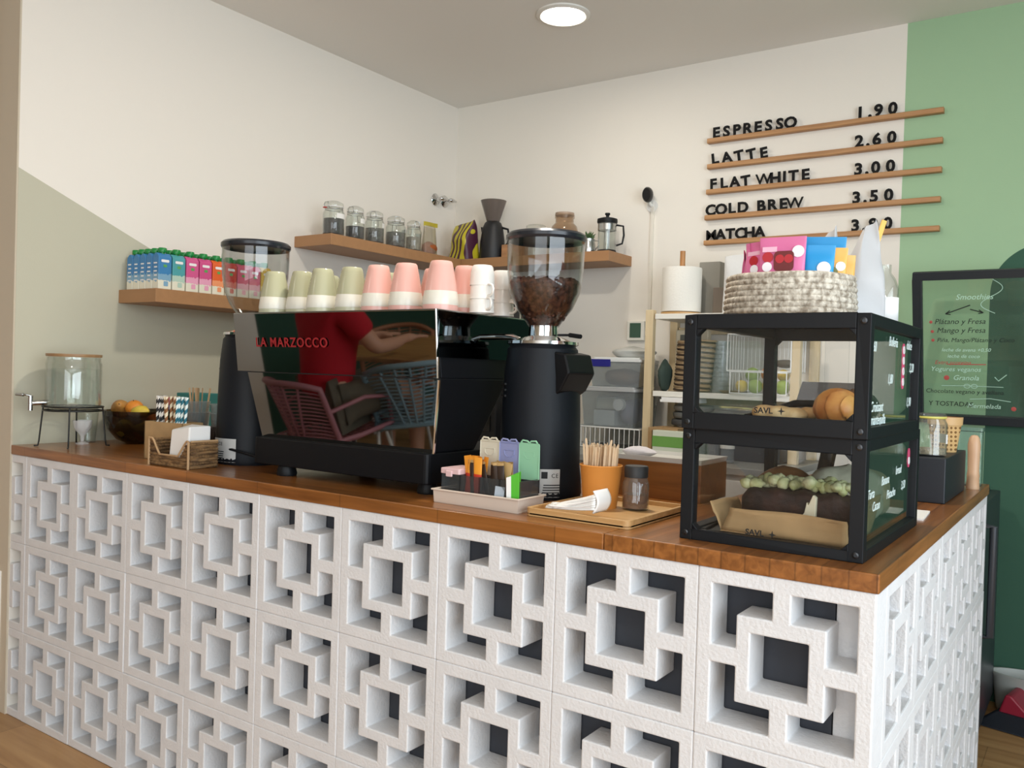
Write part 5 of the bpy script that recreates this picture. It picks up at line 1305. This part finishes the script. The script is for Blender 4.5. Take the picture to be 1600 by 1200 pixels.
# ================================================================ back of the bar: counter, appliances, shelving
M_wcab = mat('white_cabinet', '#d9d8d2', .5)
bcn = T('back_counter', 'white work counter along the back wall behind the bar', 'counter', (0, 0, 0))
MB().box(XL + .001, -.70, 1.80, YB - .001, .1, .862).build('cabinet_body', M_wcab, bcn)
MB().box(XL + .001, -.70, 1.77, YB - .001, .862, .89).build('counter_top', mat('grey_counter_top', '#8f8f8b', .4), bcn, bevel=.002)
for k in range(4):
    x = XL + .06 + .515 * k
    d_ = MB().box(x, x + .495, 1.782, 1.80, .12, .84).build('door', M_wcab, bcn, bevel=.002)
    MB().tube([(x + .44, 1.778, .55), (x + .44, 1.766, .55), (x + .44, 1.766, .70), (x + .44, 1.778, .70)], .004, 6).build('door_handle', M_steel, d_, smooth=60)
MB().box(XL + .02, -.72, 1.84, YB - .02, 0, .1).build('plinth', M_black, bcn)
ZB = .89
ov = T('oven', 'black appliance standing on the back counter behind the espresso machine', 'oven', (-2.28, 1.98, ZB))
MB().box(-.22, .22, -.16, .22, 0, .70).build('housing', mat('appliance_black', '#101114', .4), ov, bevel=.006)
MB().box(-.19, .19, -.166, -.158, .06, .45).build('door_glass', mat('oven_door_glass', '#07080a', .08), ov)
b = MB()
for k in range(4): b.tube([(-.18 + .0 * k, -.175, .58 + .028 * k), (.20, -.175, .58 + .028 * k)], .004, 6)
b.build('wire_rack', mat('white_wire', '#e3e3df', .4), ov, smooth=60)
for k, (x, y, z, sx, sy, sz, rz_, lab) in enumerate([(-1.925, 1.90, ZB + .10, .075, .06, .03, .1, 'small brown cardboard box lying on a tin behind the espresso machine'), (-1.93, 1.84, ZB, .055, .045, .03, .5, 'brown cardboard box turned at an angle on the back counter behind the sachet lids')]):
    b = MB(); b.box(-sx, sx, -sy, sy, 0, sz * 2); tag(b.build('cardboard_box', M_card, bevel=.002, loc=(x, y, z), rot=(0, 0, rz_)), lab, 'box')
b = MB(); b.lathe([(0, 0), (.085, 0), (.085, .098), (0, .1)], 28); tag(b.build('storage_tin', mat('dark_tin', '#3a3634', .4), smooth=40, loc=(-1.925, 1.93, ZB)), 'dark round tin under the small cardboard box on the back counter', 'tin')
# wire dish rack with storage bins on it
dr = T('dish_rack', 'white wire dish rack on the back counter carrying the plastic bins', 'rack', (-1.62, 2.22, ZB))
b = MB(); M_ww = mat('white_wire', '#e3e3df', .4)
X0, X1, Y0, Y1, H = -.178, .178, -.14, .14, .100
for z in (.006, H): b.tube([(X0, Y0, z), (X1, Y0, z), (X1, Y1, z), (X0, Y1, z)], .004, 6, closed=True)
for i in range(15):
    x = X0 + (X1 - X0) * i / 14; b.tube([(x, Y0, .006), (x, Y0, H)], .0022, 6); b.tube([(x, Y1, .006), (x, Y1, H)], .0022, 6); b.tube([(x, Y0, H), (x, Y1, H)], .0018, 6)
for i in range(10):
    y = Y0 + (Y1 - Y0) * i / 9; b.tube([(X0, y, .006), (X0, y, H)], .0022, 6); b.tube([(X1, y, .006), (X1, y, H)], .0022, 6)
b.build('wire_frame', M_ww, dr, smooth=60)
def bin_(label, loc, W, D, H, lidm, rz=0):
    t = T('storage_bin', label, 'storage bin', loc, rz)
    b = MB(); open_tray(b, W, D, H, .002, .012); b.build('tub', M_plasticclear, t)
    b = MB(); b.prism(rrect(-W - .016, W + .016, -D - .016, D + .016, .012), H, H + .014); b.prism(rrect(-W - .002, W + .002, -D - .002, D + .002, .01), H + .014, H + .022); b.build('lid', lidm, t, bevel=.002)
    return t
zb_ = ZB + .1035
b1 = bin_('clear plastic bin with a grey lid on the wire dish rack', (-1.615, 2.215, zb_), .128, .115, .165, mat('grey_lid', '#aeb0b0', .4))
b = MB(); b.box(-.09, .02, -.09, .06, .004, .075); b.build('white_carton', mat('white_carton', '#dcdde0', .6), b1)
b = MB(); b.box(-.095, .015, -.07, .08, .078, .14); b.build('folded_bag', mat('cream_bag', '#d8d4c8', .7, bump=.6, bscale=30), b1, bevel=.01)
b = MB(); b.blob((.075, -.02, .07), .045, .07, .06, 18, 10, .08, 3); b.build('purple_bag', mat('purple_bag', '#7d7590', .6, bump=.6, bscale=30), b1, smooth=60)
b = MB(); b.at((.05, -.085, .105), (PI / 2, 0, 0)).cyl(.027, 0, .03, 24); b.build('round_tub', M_wprint, b1, smooth=40)
b2 = bin_('clear plastic bin with blue clips and a bulging white lid, topmost on the stack', (-1.60, 2.22, zb_ + .188), .115, .11, .115, mat('white_bin_lid', '#d4d6d4', .4), .1)
b = MB(); b.box(-.12, -.02, -.128, -.122, .092, .127); b.build('blue_clip', mat('dark_blue_clip', '#1d1f7a', .4), b2, bevel=.002)
b = MB(); b.blob((0, 0, .045), .09, .085, .043, 20, 10, .06, 5); b.build('bread_bag', mat('brown_contents', '#7d5a44', .7, bump=.6, var=.4), b2, smooth=60)
b = MB(); b.blob((.03, 0, .15), .10, .09, .03, 24, 12, .1, 8); tag(b.build('plastic_bag', mat('pale_plastic_bag', '#b9bab5', .35, bump=.8, bscale=20), smooth=50, loc=(-1.585, 2.22, zb_ + .188 + .01)), 'crumpled pale plastic bag lying on the topmost storage bin', 'bag')
b = MB(); b.box(-.04, .04, -.03, .03, 0, .05); tag(b.build('sponge_pack', mat('lime_green_pack', '#6fae2c', .5), bevel=.006, loc=(-1.845, 2.10, ZB), rot=(0, 0, .1)), 'lime green pack beside the wire dish rack', 'packet')
bpy.data.objects['sponge_pack'].scale = (1, 1, 3.1)
# pine shelving with white boards
M_pine = wood('pine_post', '#c9b48e', '#dfcba5', scale=(30, 30, 3), rough=.55)
iv = T('shelving_unit', 'pine post shelving with white boards standing on the back counter', 'shelving', (-1.07, 2.24, ZB))
for x in (-.345, .315):
    for y in (-.135, .135): MB().box(x - .019, x + .019, y - .016, y + .016, 0, .645 if x < 0 else .62).build('post', M_pine, iv, bevel=.002)
for z in (.256, .603): MB().box(-.318, .298, -.150, .150, z, z + .024).build('shelf_board', mat('white_shelf_board', '#e9e6dc', .45), iv, bevel=.002)
for z in (.25, .58): MB().box(-.318, .298, .12, .15, z - .03, z).build('cross_bar', M_pine, iv)
zt = ZB + .627; zm = ZB + .28
pr_ = T('paper_towel_roll', 'white paper towel roll on a wooden rod holder on top of the pine shelving', 'paper towel', (-1.305, 2.185, zt))
MB().lathe([(0, 0), (.09, 0), (.09, .010), (0, .012)], 32).build('holder_base', M_bam, pr_, smooth=40)
MB().cyl(.012, .01, .29, 20).build('holder_rod', wood('rod_wood', '#a87443', '#bf8c58', scale=(30, 30, 4)), pr_, smooth=40)
MB().lathe([(.02, .013), (.088, .013), (.089, .02), (.089, .205), (.088, .212), (.02, .212)], 48).build('roll', mat('towel_paper', '#eeebe2', .9, bump=.3, bscale=120), pr_, smooth=40)
b = MB(); b.box(-.05, .05, -.04, .04, 0, .25); tag(b.build('grey_file_box', mat('grey_board', '#8f8c83', .7), bevel=.003, loc=(-1.215, 2.325, zt)), 'upright grey box behind the paper towel roll', 'box')
b = MB(); b.box(-.035, .035, -.03, .03, 0, .125); tag(b.build('brown_carton', mat('taupe_board', '#6d6257', .7), bevel=.003, loc=(-1.135, 2.25, zt)), 'taupe carton between the paper towel roll and the white paper bag', 'box')
wb = T('paper_bag', 'crumpled white paper bag with faint grey print on top of the pine shelving', 'paper bag', (-1.02, 2.17, zt), .1)
MB().grid(bagfn(.075, .045, .26), 28, 20, wu=True).build('bag', mat('white_crumpled_paper', '#d9d9d8', .7, bump=1.0, bscale=18), wb, smooth=50)
b = MB()
for k in range(5): b.box(-.05 + .01 * (k % 2), .03 - .008 * (k % 3), -.0495, -.0485, .06 + .014 * k, .065 + .014 * k)
b.build('print_lines', mat('faint_grey_print', '#a9abb0', .7), wb)
# things on the middle board
sc2 = T('kitchen_scale', 'cream kitchen scale with a grey display standing upright on the middle board', 'scale', (-1.29, 2.29, zm))
MB().box(-.075, .085, -.02, .02, 0, .285).build('housing', mat('cream_plastic', '#d3c6ab', .5), sc2, bevel=.006)
MB().box(-.05, .04, -.0225, -.02, .235, .262).build('display', mat('display_grey', '#62665f', .3), sc2)
M_sea = mat('striped_seagrass', '#8c7558', .85, bump=1, bscale=60)
nt = M_sea.node_tree; wv = nt.nodes.new('ShaderNodeTexWave'); wv.bands_direction = 'Z'; wv.inputs['Scale'].default_value = 14; wv.inputs['Distortion'].default_value = 1.2
tc = nt.nodes.new('ShaderNodeTexCoord'); nt.links.new(tc.outputs['Object'], wv.inputs['Vector']); rr = nt.nodes.new('ShaderNodeValToRGB'); rr.color_ramp.elements[0].position = .25; rr.color_ramp.elements[0].color = lin('#3d2f22'); rr.color_ramp.elements[1].position = .5; rr.color_ramp.elements[1].color = lin('#9b8464')
nt.links.new(wv.outputs[0], rr.inputs[0]); nt.links.new(rr.outputs[0], nt.nodes['Principled BSDF'].inputs[0])
sg = T('seagrass_basket', 'tall striped brown seagrass basket tilted on the middle board', 'basket', (-1.235, 2.17, zm + .004), rot=(0, .10, 0))
b = MB()
for k in range(16):
    z = .008 + .0142 * k; R = .078 + .0005 * k
    b.tube([(R * math.cos(a), R * .75 * math.sin(a), z + .010 * math.cos(a)) for a in [2 * PI * i / 32 for i in range(32)]], .008, 6, closed=True)
b.build('coiled_wall', M_sea, sg, smooth=60)
b = MB(); b.blob((0, 0, .07), .028, .05, .07, 14, 10, .1, 2); tag(b.build('dark_plant_cloth', mat('dark_green_cloth', '#33423a', .8), smooth=60, loc=(-1.355, 2.14, zm)), 'dark green cloth bunched beside the seagrass basket', 'cloth')
vr = T('plastic_cup_stack', 'stack of clear plastic cups wrapped in film on the middle board', 'cups', (-1.115, 2.2, zm))
b = MB()
for k in range(10): b.lathe([(.041, .03 + .02 * k), (.043, .033 + .02 * k), (.041, .036 + .02 * k)], 24)
b.lathe([(0, 0), (.036, 0), (.041, .23), (.039, .23), (.035, .004), (0, .004)], 24); b.build('cups', M_plasticclear, vr, smooth=40)
b = MB(); b.lathe([(0, 0), (.05, 0), (.07, .014), (.066, .014), (.048, .004), (0, .004)], 28); tag(b.build('woven_coaster', mat('tan_coaster', '#8c7a60', .8), smooth=40, loc=(-1.035, 2.17, zm)), 'shallow tan dish in front of the cup stack on the middle board', 'dish')
# two tier white wire fruit basket
wf = T('wire_fruit_basket', 'white wire basket with lemons and limes on the middle board', 'basket', (-.905, 2.18, zm))
b = MB(); X0, X1, Y0, Y1 = -.135, .135, -.10, .10
def wire_box(z0, z1, x0, x1, n, front=True):
    for z in (z0, z1): b.tube([(x0, Y0, z), (x1, Y0, z), (x1, Y1, z), (x0, Y1, z)], .0028, 6, closed=True)
    for x, y in ((x0, Y0), (x1, Y0), (x1, Y1), (x0, Y1)): b.tube([(x, y, z0), (x, y, z1)], .0028, 6)
    for i in range(1, n):
        x = x0 + (x1 - x0) * i / n
        if front: b.tube([(x, Y0, z0), (x, Y0, z1)], .0018, 6)
        b.tube([(x, Y1, z0), (x, Y1, z1)], .0018, 6); b.tube([(x, Y0, z0), (x, Y1, z0)], .0018, 6)
    for i in range(1, 6):
        y = Y0 + (Y1 - Y0) * i / 6; b.tube([(x0, y, z0), (x0, y, z1)], .0018, 6); b.tube([(x1, y, z0), (x1, y, z1)], .0018, 6)
wire_box(.004, .095, -.12, .12, 6); wire_box(.10, .255, -.135, .135, 15, False)
b.build('wire_frame', M_ww, wf, smooth=60)
M_lime = mat('lime_peel', '#8fa83c', .45, bump=.3, bscale=160)
for k, (x, y, z, kind, m, nm) in enumerate([(-.085, -.05, .035, 'lemon', M_lemon, 'lemon at the left front'), (-.025, -.055, .036, 'orange', M_lime, 'lime second from the left in front'), (.035, -.05, .038, 'orange', M_lemon, 'round lemon third from the left in front'), (.09, -.05, .035, 'orange', M_lime, 'lime at the right front'), (-.05, -.02, .085, 'orange', M_lime, 'lime on top at the left'), (.015, -.01, .09, 'orange', M_orange, 'orange on top in the middle'), (.08, -.01, .085, 'lemon', M_lemon, 'lemon on top at the right')]):
    fruit('citrus_fruit', nm + ' of the white wire basket', 'fruit', (-.905 + x, 2.18 + y, zm + z - .002 * k * 0), kind, m, (1.3 if kind == 'lemon' else .2, .3 * k, k), grp='fruit in the white wire basket')
b = MB(); b.blob((0, 0, .02), .05, .03, .018, 18, 10); tag(b.build('avocado', mat('avocado_skin', '#4a4632', .6, bump=.6), smooth=60, loc=(-.83, 2.20, zm + .115)), 'dark avocado lying on the fruit at the right of the wire basket', 'fruit')
# under the middle board
b = MB(); b.box(-.075, .10, -.03, .08, 0, .012); b.box(-.07, .098, -.028, .08, .012, .022); tag(b.build('booklet', M_paper, loc=(-1.27, 2.11, zm - .024 - .0235)), 'white papers tucked under the middle board of the pine shelving', 'paper')
for k, (z, c, sx, nm) in enumerate([(0, '#4d4f50', .10, 'dark grey'), (.032, '#6a6c6a', .095, 'mid grey'), (.064, '#8d8b85', .09, 'pale grey')]):
    b = MB(); b.blob((0, 0, .017), sx, .09, .0165, 28, 10, .03, k, p=.45); tag(b.build('folded_cloth', mat('cloth_' + nm.replace(' ', '_'), c, .9, bump=.6, bscale=50), smooth=60, loc=(-1.235, 2.2, ZB + .125 + z)), nm + ' folded cloth in the stack under the middle board', 'cloth', 'folded cloths')
wbx = T('wooden_frame_box', 'open pale wooden box standing below the grey cloths', 'box', (-1.30, 2.10, ZB))
b = MB(); b.box(-.07, .07, -.08, .08, .108, .12); b.box(-.07, -.052, -.08, .08, 0, .108); b.box(.052, .07, -.08, .08, 0, .108); b.box(-.052, .052, .07, .08, 0, .108); b.build('box_body', mat('pale_box_wood2', '#b08e63', .6, var=.15), wbx)
gp = T('tea_box', 'green and white packet lying in front of the open wooden box', 'packet', (-1.245, 1.985, ZB + .0))
MB().box(-.075, .075, -.025, .025, 0, .112).build('carton', mat('pale_green_white', '#d3d8c6', .5), gp, bevel=.002)
MB().box(-.0755, .0755, -.0258, .0, .042, .088).build('green_band', mat('fresh_green_print', '#6f9f4e', .5), gp)
for k, (x, c, h) in enumerate([(-1.09, '#7d9496', .09), (-1.03, '#8f3d45', .075), (-.97, '#d9d7cf', .06)]):
    t = T('condiment_tub', ['teal grey lidded tub on the back counter right of the green packet', 'red lidded tub in the middle of the row on the back counter', 'white lidded tub at the right of the row on the back counter'][k], 'tub', (x, 1.93, ZB), 0, 'lidded tubs on the back counter')
    MB().lathe([(0, 0), (.026, 0), (.028, h), (0, h)], 24).build('tub', M_plasticclear, t, smooth=40)
    MB().lathe([(0, h), (.0295, h), (.0295, h + .014), (0, h + .016)], 24).build('lid', mat('tub_lid_%d' % k, c, .5), t, smooth=40)
b = MB(); b.box(-.14, .14, -.10, .11, 0, .17); tag(b.build('microwave', mat('graphite_metal', '#2b2c2f', .4), bevel=.006, loc=(-.93, 2.14, ZB)), 'dark grey appliance on the back counter seen through the lower display case', 'appliance')
# dark leaning screen seen through the upper case
tb = T('till_screen', 'black till screen on a slanted stand at the inner edge of the bar return', 'till', (-.385, 1.16, WT), -.3)
MB().box(-.06, .06, -.05, .07, 0, .012).build('stand_foot', M_black, tb, bevel=.003)
b = MB(); b.prism([(-.02, .01), (.0, .01), (.05, .16), (.03, .16)], -.02, .02, 'x'); b.build('stand_neck', M_black, tb)
b = MB(); b.at((0, -.02, .20), (-.45, 0, 0)).box(-.10, .10, -.008, .008, -.11, .11); b.build('screen', mat('screen_back_black', '#25272b', .45), tb, bevel=.003)

# fridge under the end of the back counter
fr = T('fridge', 'dark grey undercounter fridge at the open end of the bar', 'fridge', (-.37, 1.99, 0))
MB().box(-.31, .31, -.32, .32, .05, .85).build('cabinet', mat('dark_grey_steel', '#474b52', .35, metal=.6), fr, bevel=.004)
MB().box(.31, .345, -.318, .318, .06, .84).build('door', mat('dark_grey_steel', '#474b52', .35, metal=.6), fr, bevel=.003)
MB().tube([(.345, -.26, .78), (.378, -.26, .78), (.378, -.26, .42), (.345, -.26, .42)], .012, 10).build('door_handle', mat('graphite_handle', '#4b4e54', .4, metal=.5), fr, smooth=50)
for x in (-.27, .27):
    for y in (-.27, .27): MB().cyl(.02, 0, .05, 12, (x, y, 0)).build('foot', M_black, fr)
# dustpan set on the floor
dpn = T('dustpan', 'red and black long dustpan lying on the floor past the end of the bar', 'dustpan', (.115, 2.215, 0), -.2)
M_rdp = mat('red_plastic', '#8e1f33', .4)
b = MB(); b.prism([(-.10, .004), (.10, .004), (.10, .02), (.02, .05), (-.05, .115), (-.07, .115), (-.09, .05)], -.09, .05, 'y'); b.build('pan', M_rdp, dpn, bevel=.006)
b = MB(); b.add([(-.16, -.16, .002), (.30, -.16, .002), (.28, -.10, .05), (-.10, -.10, .05), (-.13, .02, .002), (.30, .02, .002), (.28, -.03, .05), (-.10, -.03, .05)], [(0, 1, 2, 3), (5, 4, 7, 6), (3, 2, 6, 7), (0, 3, 7, 4), (1, 5, 6, 2), (0, 4, 5, 1)]); b.build('rubber_lip', mat('navy_black_rubber', '#171b24', .5), dpn, bevel=.008)
bn = T('floor_bowl', 'pale grey round tub standing on the floor behind the dustpan', 'tub', (.135, 2.318, 0))
MB().lathe([(0, 0), (.14, 0), (.15, .01), (.165, .13), (.175, .142), (.178, .15), (.168, .15), (.158, .13), (.143, .015), (0, .012)], 40, sy=.40).build('shell', mat('pale_grey_plastic', '#a9aca6', .5), bn, smooth=40)
# ================================================================ the seating corner behind the camera, mirrored in the machine's polished panels
def skin(name, verts, edges, m, parent, root=0, sub=2):
    me = bpy.data.meshes.new(name); me.from_pydata([v[:3] for v in verts], edges, []); me.materials.append(m)
    o = bpy.data.objects.new(name, me); COL.objects.link(o); o.parent = parent
    md = o.modifiers.new('skin', 'SKIN'); md.use_smooth_shade = True
    for i, v in enumerate(verts):
        r = v[3]; me.skin_vertices[0].data[i].radius = (r, r) if not isinstance(r, tuple) else r
    me.skin_vertices[0].data[root].use_root = True
    s = o.modifiers.new('sub', 'SUBSURF'); s.levels = sub; s.render_levels = sub
    return o
pe = T('person', 'seated person in a red T-shirt mirrored in the machine panels, arms on the table', 'person', (-3.30, -1.60, 0), PI + .25)
pe.scale = (1.1, 1.1, 1.1)
M_skin = mat('skin', '#c08f74', .55); M_red = mat('red_cotton', '#b01022', .9, bump=.2, bscale=60); M_short = mat('khaki_shorts', '#5e5648', .9); M_hair = mat('brown_hair', '#3a2a20', .7, bump=.6, bscale=90)
vs = [(0, 0, .53, .12), (0, .02, .66, .125), (0, .05, .84, .135), (0, .07, 1.00, .12), (0, .085, 1.08, .058), (0, .10, 1.14, .055), (0, .125, 1.22, .085), (0, .135, 1.30, .085), (0, .12, 1.355, .05)]
es = [(i, i + 1) for i in range(8)]
for s in (-1, 1):
    k = len(vs)
    vs += [(s * .17, .07, 1.01, .06), (s * .225, .11, .90, .048), (s * .245, .17, .80, .043), (s * .19, .32, .79, .035), (s * .145, .41, .795, .024), (s * .13, .46, .79, (.03, .016))]
    es += [(3, k), (k, k + 1), (k + 1, k + 2), (k + 2, k + 3), (k + 3, k + 4), (k + 4, k + 5)]
    for f in range(4):
        a = len(vs); dx = s * (-.024 + .015 * f); ln = (.055, .07, .075, .062)[f]
        vs += [(s * .13 + dx, .49, .79, .0095), (s * .13 + dx * 1.1, .49 + ln * .55, .785, .0085), (s * .13 + dx * 1.1, .49 + ln, .776, .007)]
        es += [(k + 5, a), (a, a + 1), (a + 1, a + 2)]
    a = len(vs); vs += [(s * .10, .455, .787, .011), (s * .082, .485, .781, .009)]; es += [(k + 5, a), (a, a + 1)]
    k = len(vs)
    vs += [(s * .10, .05, .53, .085), (s * .13, .24, .535, .075), (s * .14, .42, .53, .06), (s * .14, .43, .36, .052), (s * .14, .40, .14, .036), (s * .14, .41, .07, .04), (s * .15, .52, .045, .035), (s * .15, .57, .038, .025)]
    es += [(0, k)] + [(k + i, k + i + 1) for i in range(7)]
skin('body', vs, es, M_skin, pe)
sv = [(0, -.01, .55, .145), (0, .015, .68, .148), (0, .05, .86, .158), (0, .07, 1.00, .135), (0, .08, 1.06, .085)]
se = [(i, i + 1) for i in range(4)]
for s in (-1, 1):
    k = len(sv); sv += [(s * .165, .07, 1.01, .078), (s * .215, .10, .92, .072), (s * .235, .135, .86, .07)]; se += [(3, k), (k, k + 1), (k + 1, k + 2)]
skin('t_shirt', sv, se, M_red, pe)
hv = [(0, 0, .52, .14)]; he = []
for s in (-1, 1):
    k = len(hv); hv += [(s * .10, .05, .535, .105), (s * .13, .24, .54, .095), (s * .14, .36, .535, .088)]; he += [(0, k), (k, k + 1), (k + 1, k + 2)]
skin('shorts', hv, he, M_short, pe)
b = MB(); b.blob((0, .105, 1.30), .098, .108, .10, 24, 16, .02, 1); b.build('hair', M_hair, pe, smooth=60)
b = MB(); b.blob((0, .215, 1.265), .012, .02, .018, 12, 8)
for s in (-1, 1): b.blob((s * .09, .125, 1.265), .012, .02, .03, 12, 8)
b.build('nose_and_ears', M_skin, pe, smooth=60)
b = MB()
for s in (-1, 1): b.blob((s * .033, .205, 1.28), .013, .008, .008, 12, 8)
b.build('eyes', mat('eye_dark', '#2b2320', .3), pe, smooth=60)
b = MB(); b.tube([(-.022, .208, 1.222), (0, .216, 1.221), (.022, .208, 1.222)], .005, 8); b.build('mouth', mat('lip', '#9a5a50', .5), pe, smooth=60)
for s in (-1, 1):
    b = MB(); b.blob((s * .145, .47, .04), .05, .12, .04, 16, 10); b.build('shoe', M_black, pe, smooth=60)

def woven_chair(loc, rz, col, label, mcol):
    """steel framed armchair wrapped in plastic cord: tube rim, ribs and cross strands"""
    t = T('woven_chair', label, 'chair', loc, rz)
    W = .27
    def back(u, v):   # u -1..1 across, v 0..1 upward, slightly wrapped around the sitter
        return V((u * W * (1 - .12 * (1 - v)), -.24 - .10 * v + .14 * u * u, .42 + .36 * v - .05 * abs(u) ** 3))
    rim = [back(-1, i / 8) for i in range(9)] + [back(-1 + i / 6, 1) for i in range(1, 12)] + [back(1, 1 - i / 8) for i in range(9)]
    b = MB(); b.tube(rim, .017, 8); b.build('back_frame', mcol, t, smooth=60)
    b = MB()
    for i in range(1, 6):
        u = -1 + i / 3; b.tube([back(u * (.45 + .55 * v), v) for v in [k / 8 for k in range(9)]], .007, 6)
    for k in range(1, 16):
        v = k / 16; b.tube([back(-1 + i / 8, min(1, max(0, v + .07 * abs(-1 + i / 8) - .04))) for i in range(17)], .0045, 6)
    b.build('cord_back', mcol, t, smooth=60)
    seat = [(W * .88, -.24, .42), (W, .0, .43), (W * .9, .22, .44), (0, .27, .44), (-W * .9, .22, .44), (-W, 0, .43), (-W * .88, -.24, .42)]
    b = MB(); b.tube(seat, .014, 8, closed=True); b.build('seat_frame', mcol, t, smooth=60)
    b = MB()
    for k in range(14):
        y = -.22 + .035 * k; x = W * (.93 if abs(y) < .2 else .85); b.tube([(-x, y, .428), (0, y, .405), (x, y, .428)], .006, 6)
    for k in range(-5, 6): b.tube([(k * .044, -.24, .415), (k * .044, 0, .40), (k * .044, .25, .43)], .005, 6)
    b.build('cord_seat', mcol, t, smooth=60)
    for s in (-1, 1):
        b = MB(); b.tube([back(s, .62), (s * W, .06, .63), (s * W * .95, .21, .60), (s * W * .88, .23, .44)], .012, 8); b.build('arm', mcol, t, smooth=60)
        for y, y2 in ((.18, .25), (-.2, -.28)):
            MB().tube([(s * W * .85, y, .425), (s * W * .98, y2, .004)], .010, 8).build('leg', mat('white_steel_leg', '#d5d3cd', .4), t, smooth=60)
    return t
woven_chair((-3.29, -1.62, 0), PI + .25, 0, 'dusty pink woven armchair the red shirted person sits on', mat('dusty_pink_cord', '#a86f78', .5))
woven_chair((-2.98, -2.02, 0), PI - .58, 0, 'grey blue woven armchair at the wooden table, mirrored in the machine panels', mat('grey_blue_cord', '#7d98a5', .5))
woven_chair((-3.75, -2.62, 0), -.5, 0, 'terracotta woven armchair on the far side of the wooden table', mat('terracotta_cord', '#a06a4c', .5))
tbk = T('cafe_table', 'wooden cafe table in the seating corner behind the camera', 'table', (-3.25, -2.36, 0), .15)
MB().box(-.55, .55, -.33, .33, .715, .745).build('tabletop', wood('table_oak', '#9c7040', '#bd9058', scale=(3, 40, 40), rough=.4), tbk, bevel=.004)
for x in (-.48, .48):
    for y in (-.26, .26): MB().tube([(x * .95, y * .95, .715), (x, y, .003)], .018, 10).build('leg', M_black, tbk, smooth=60)
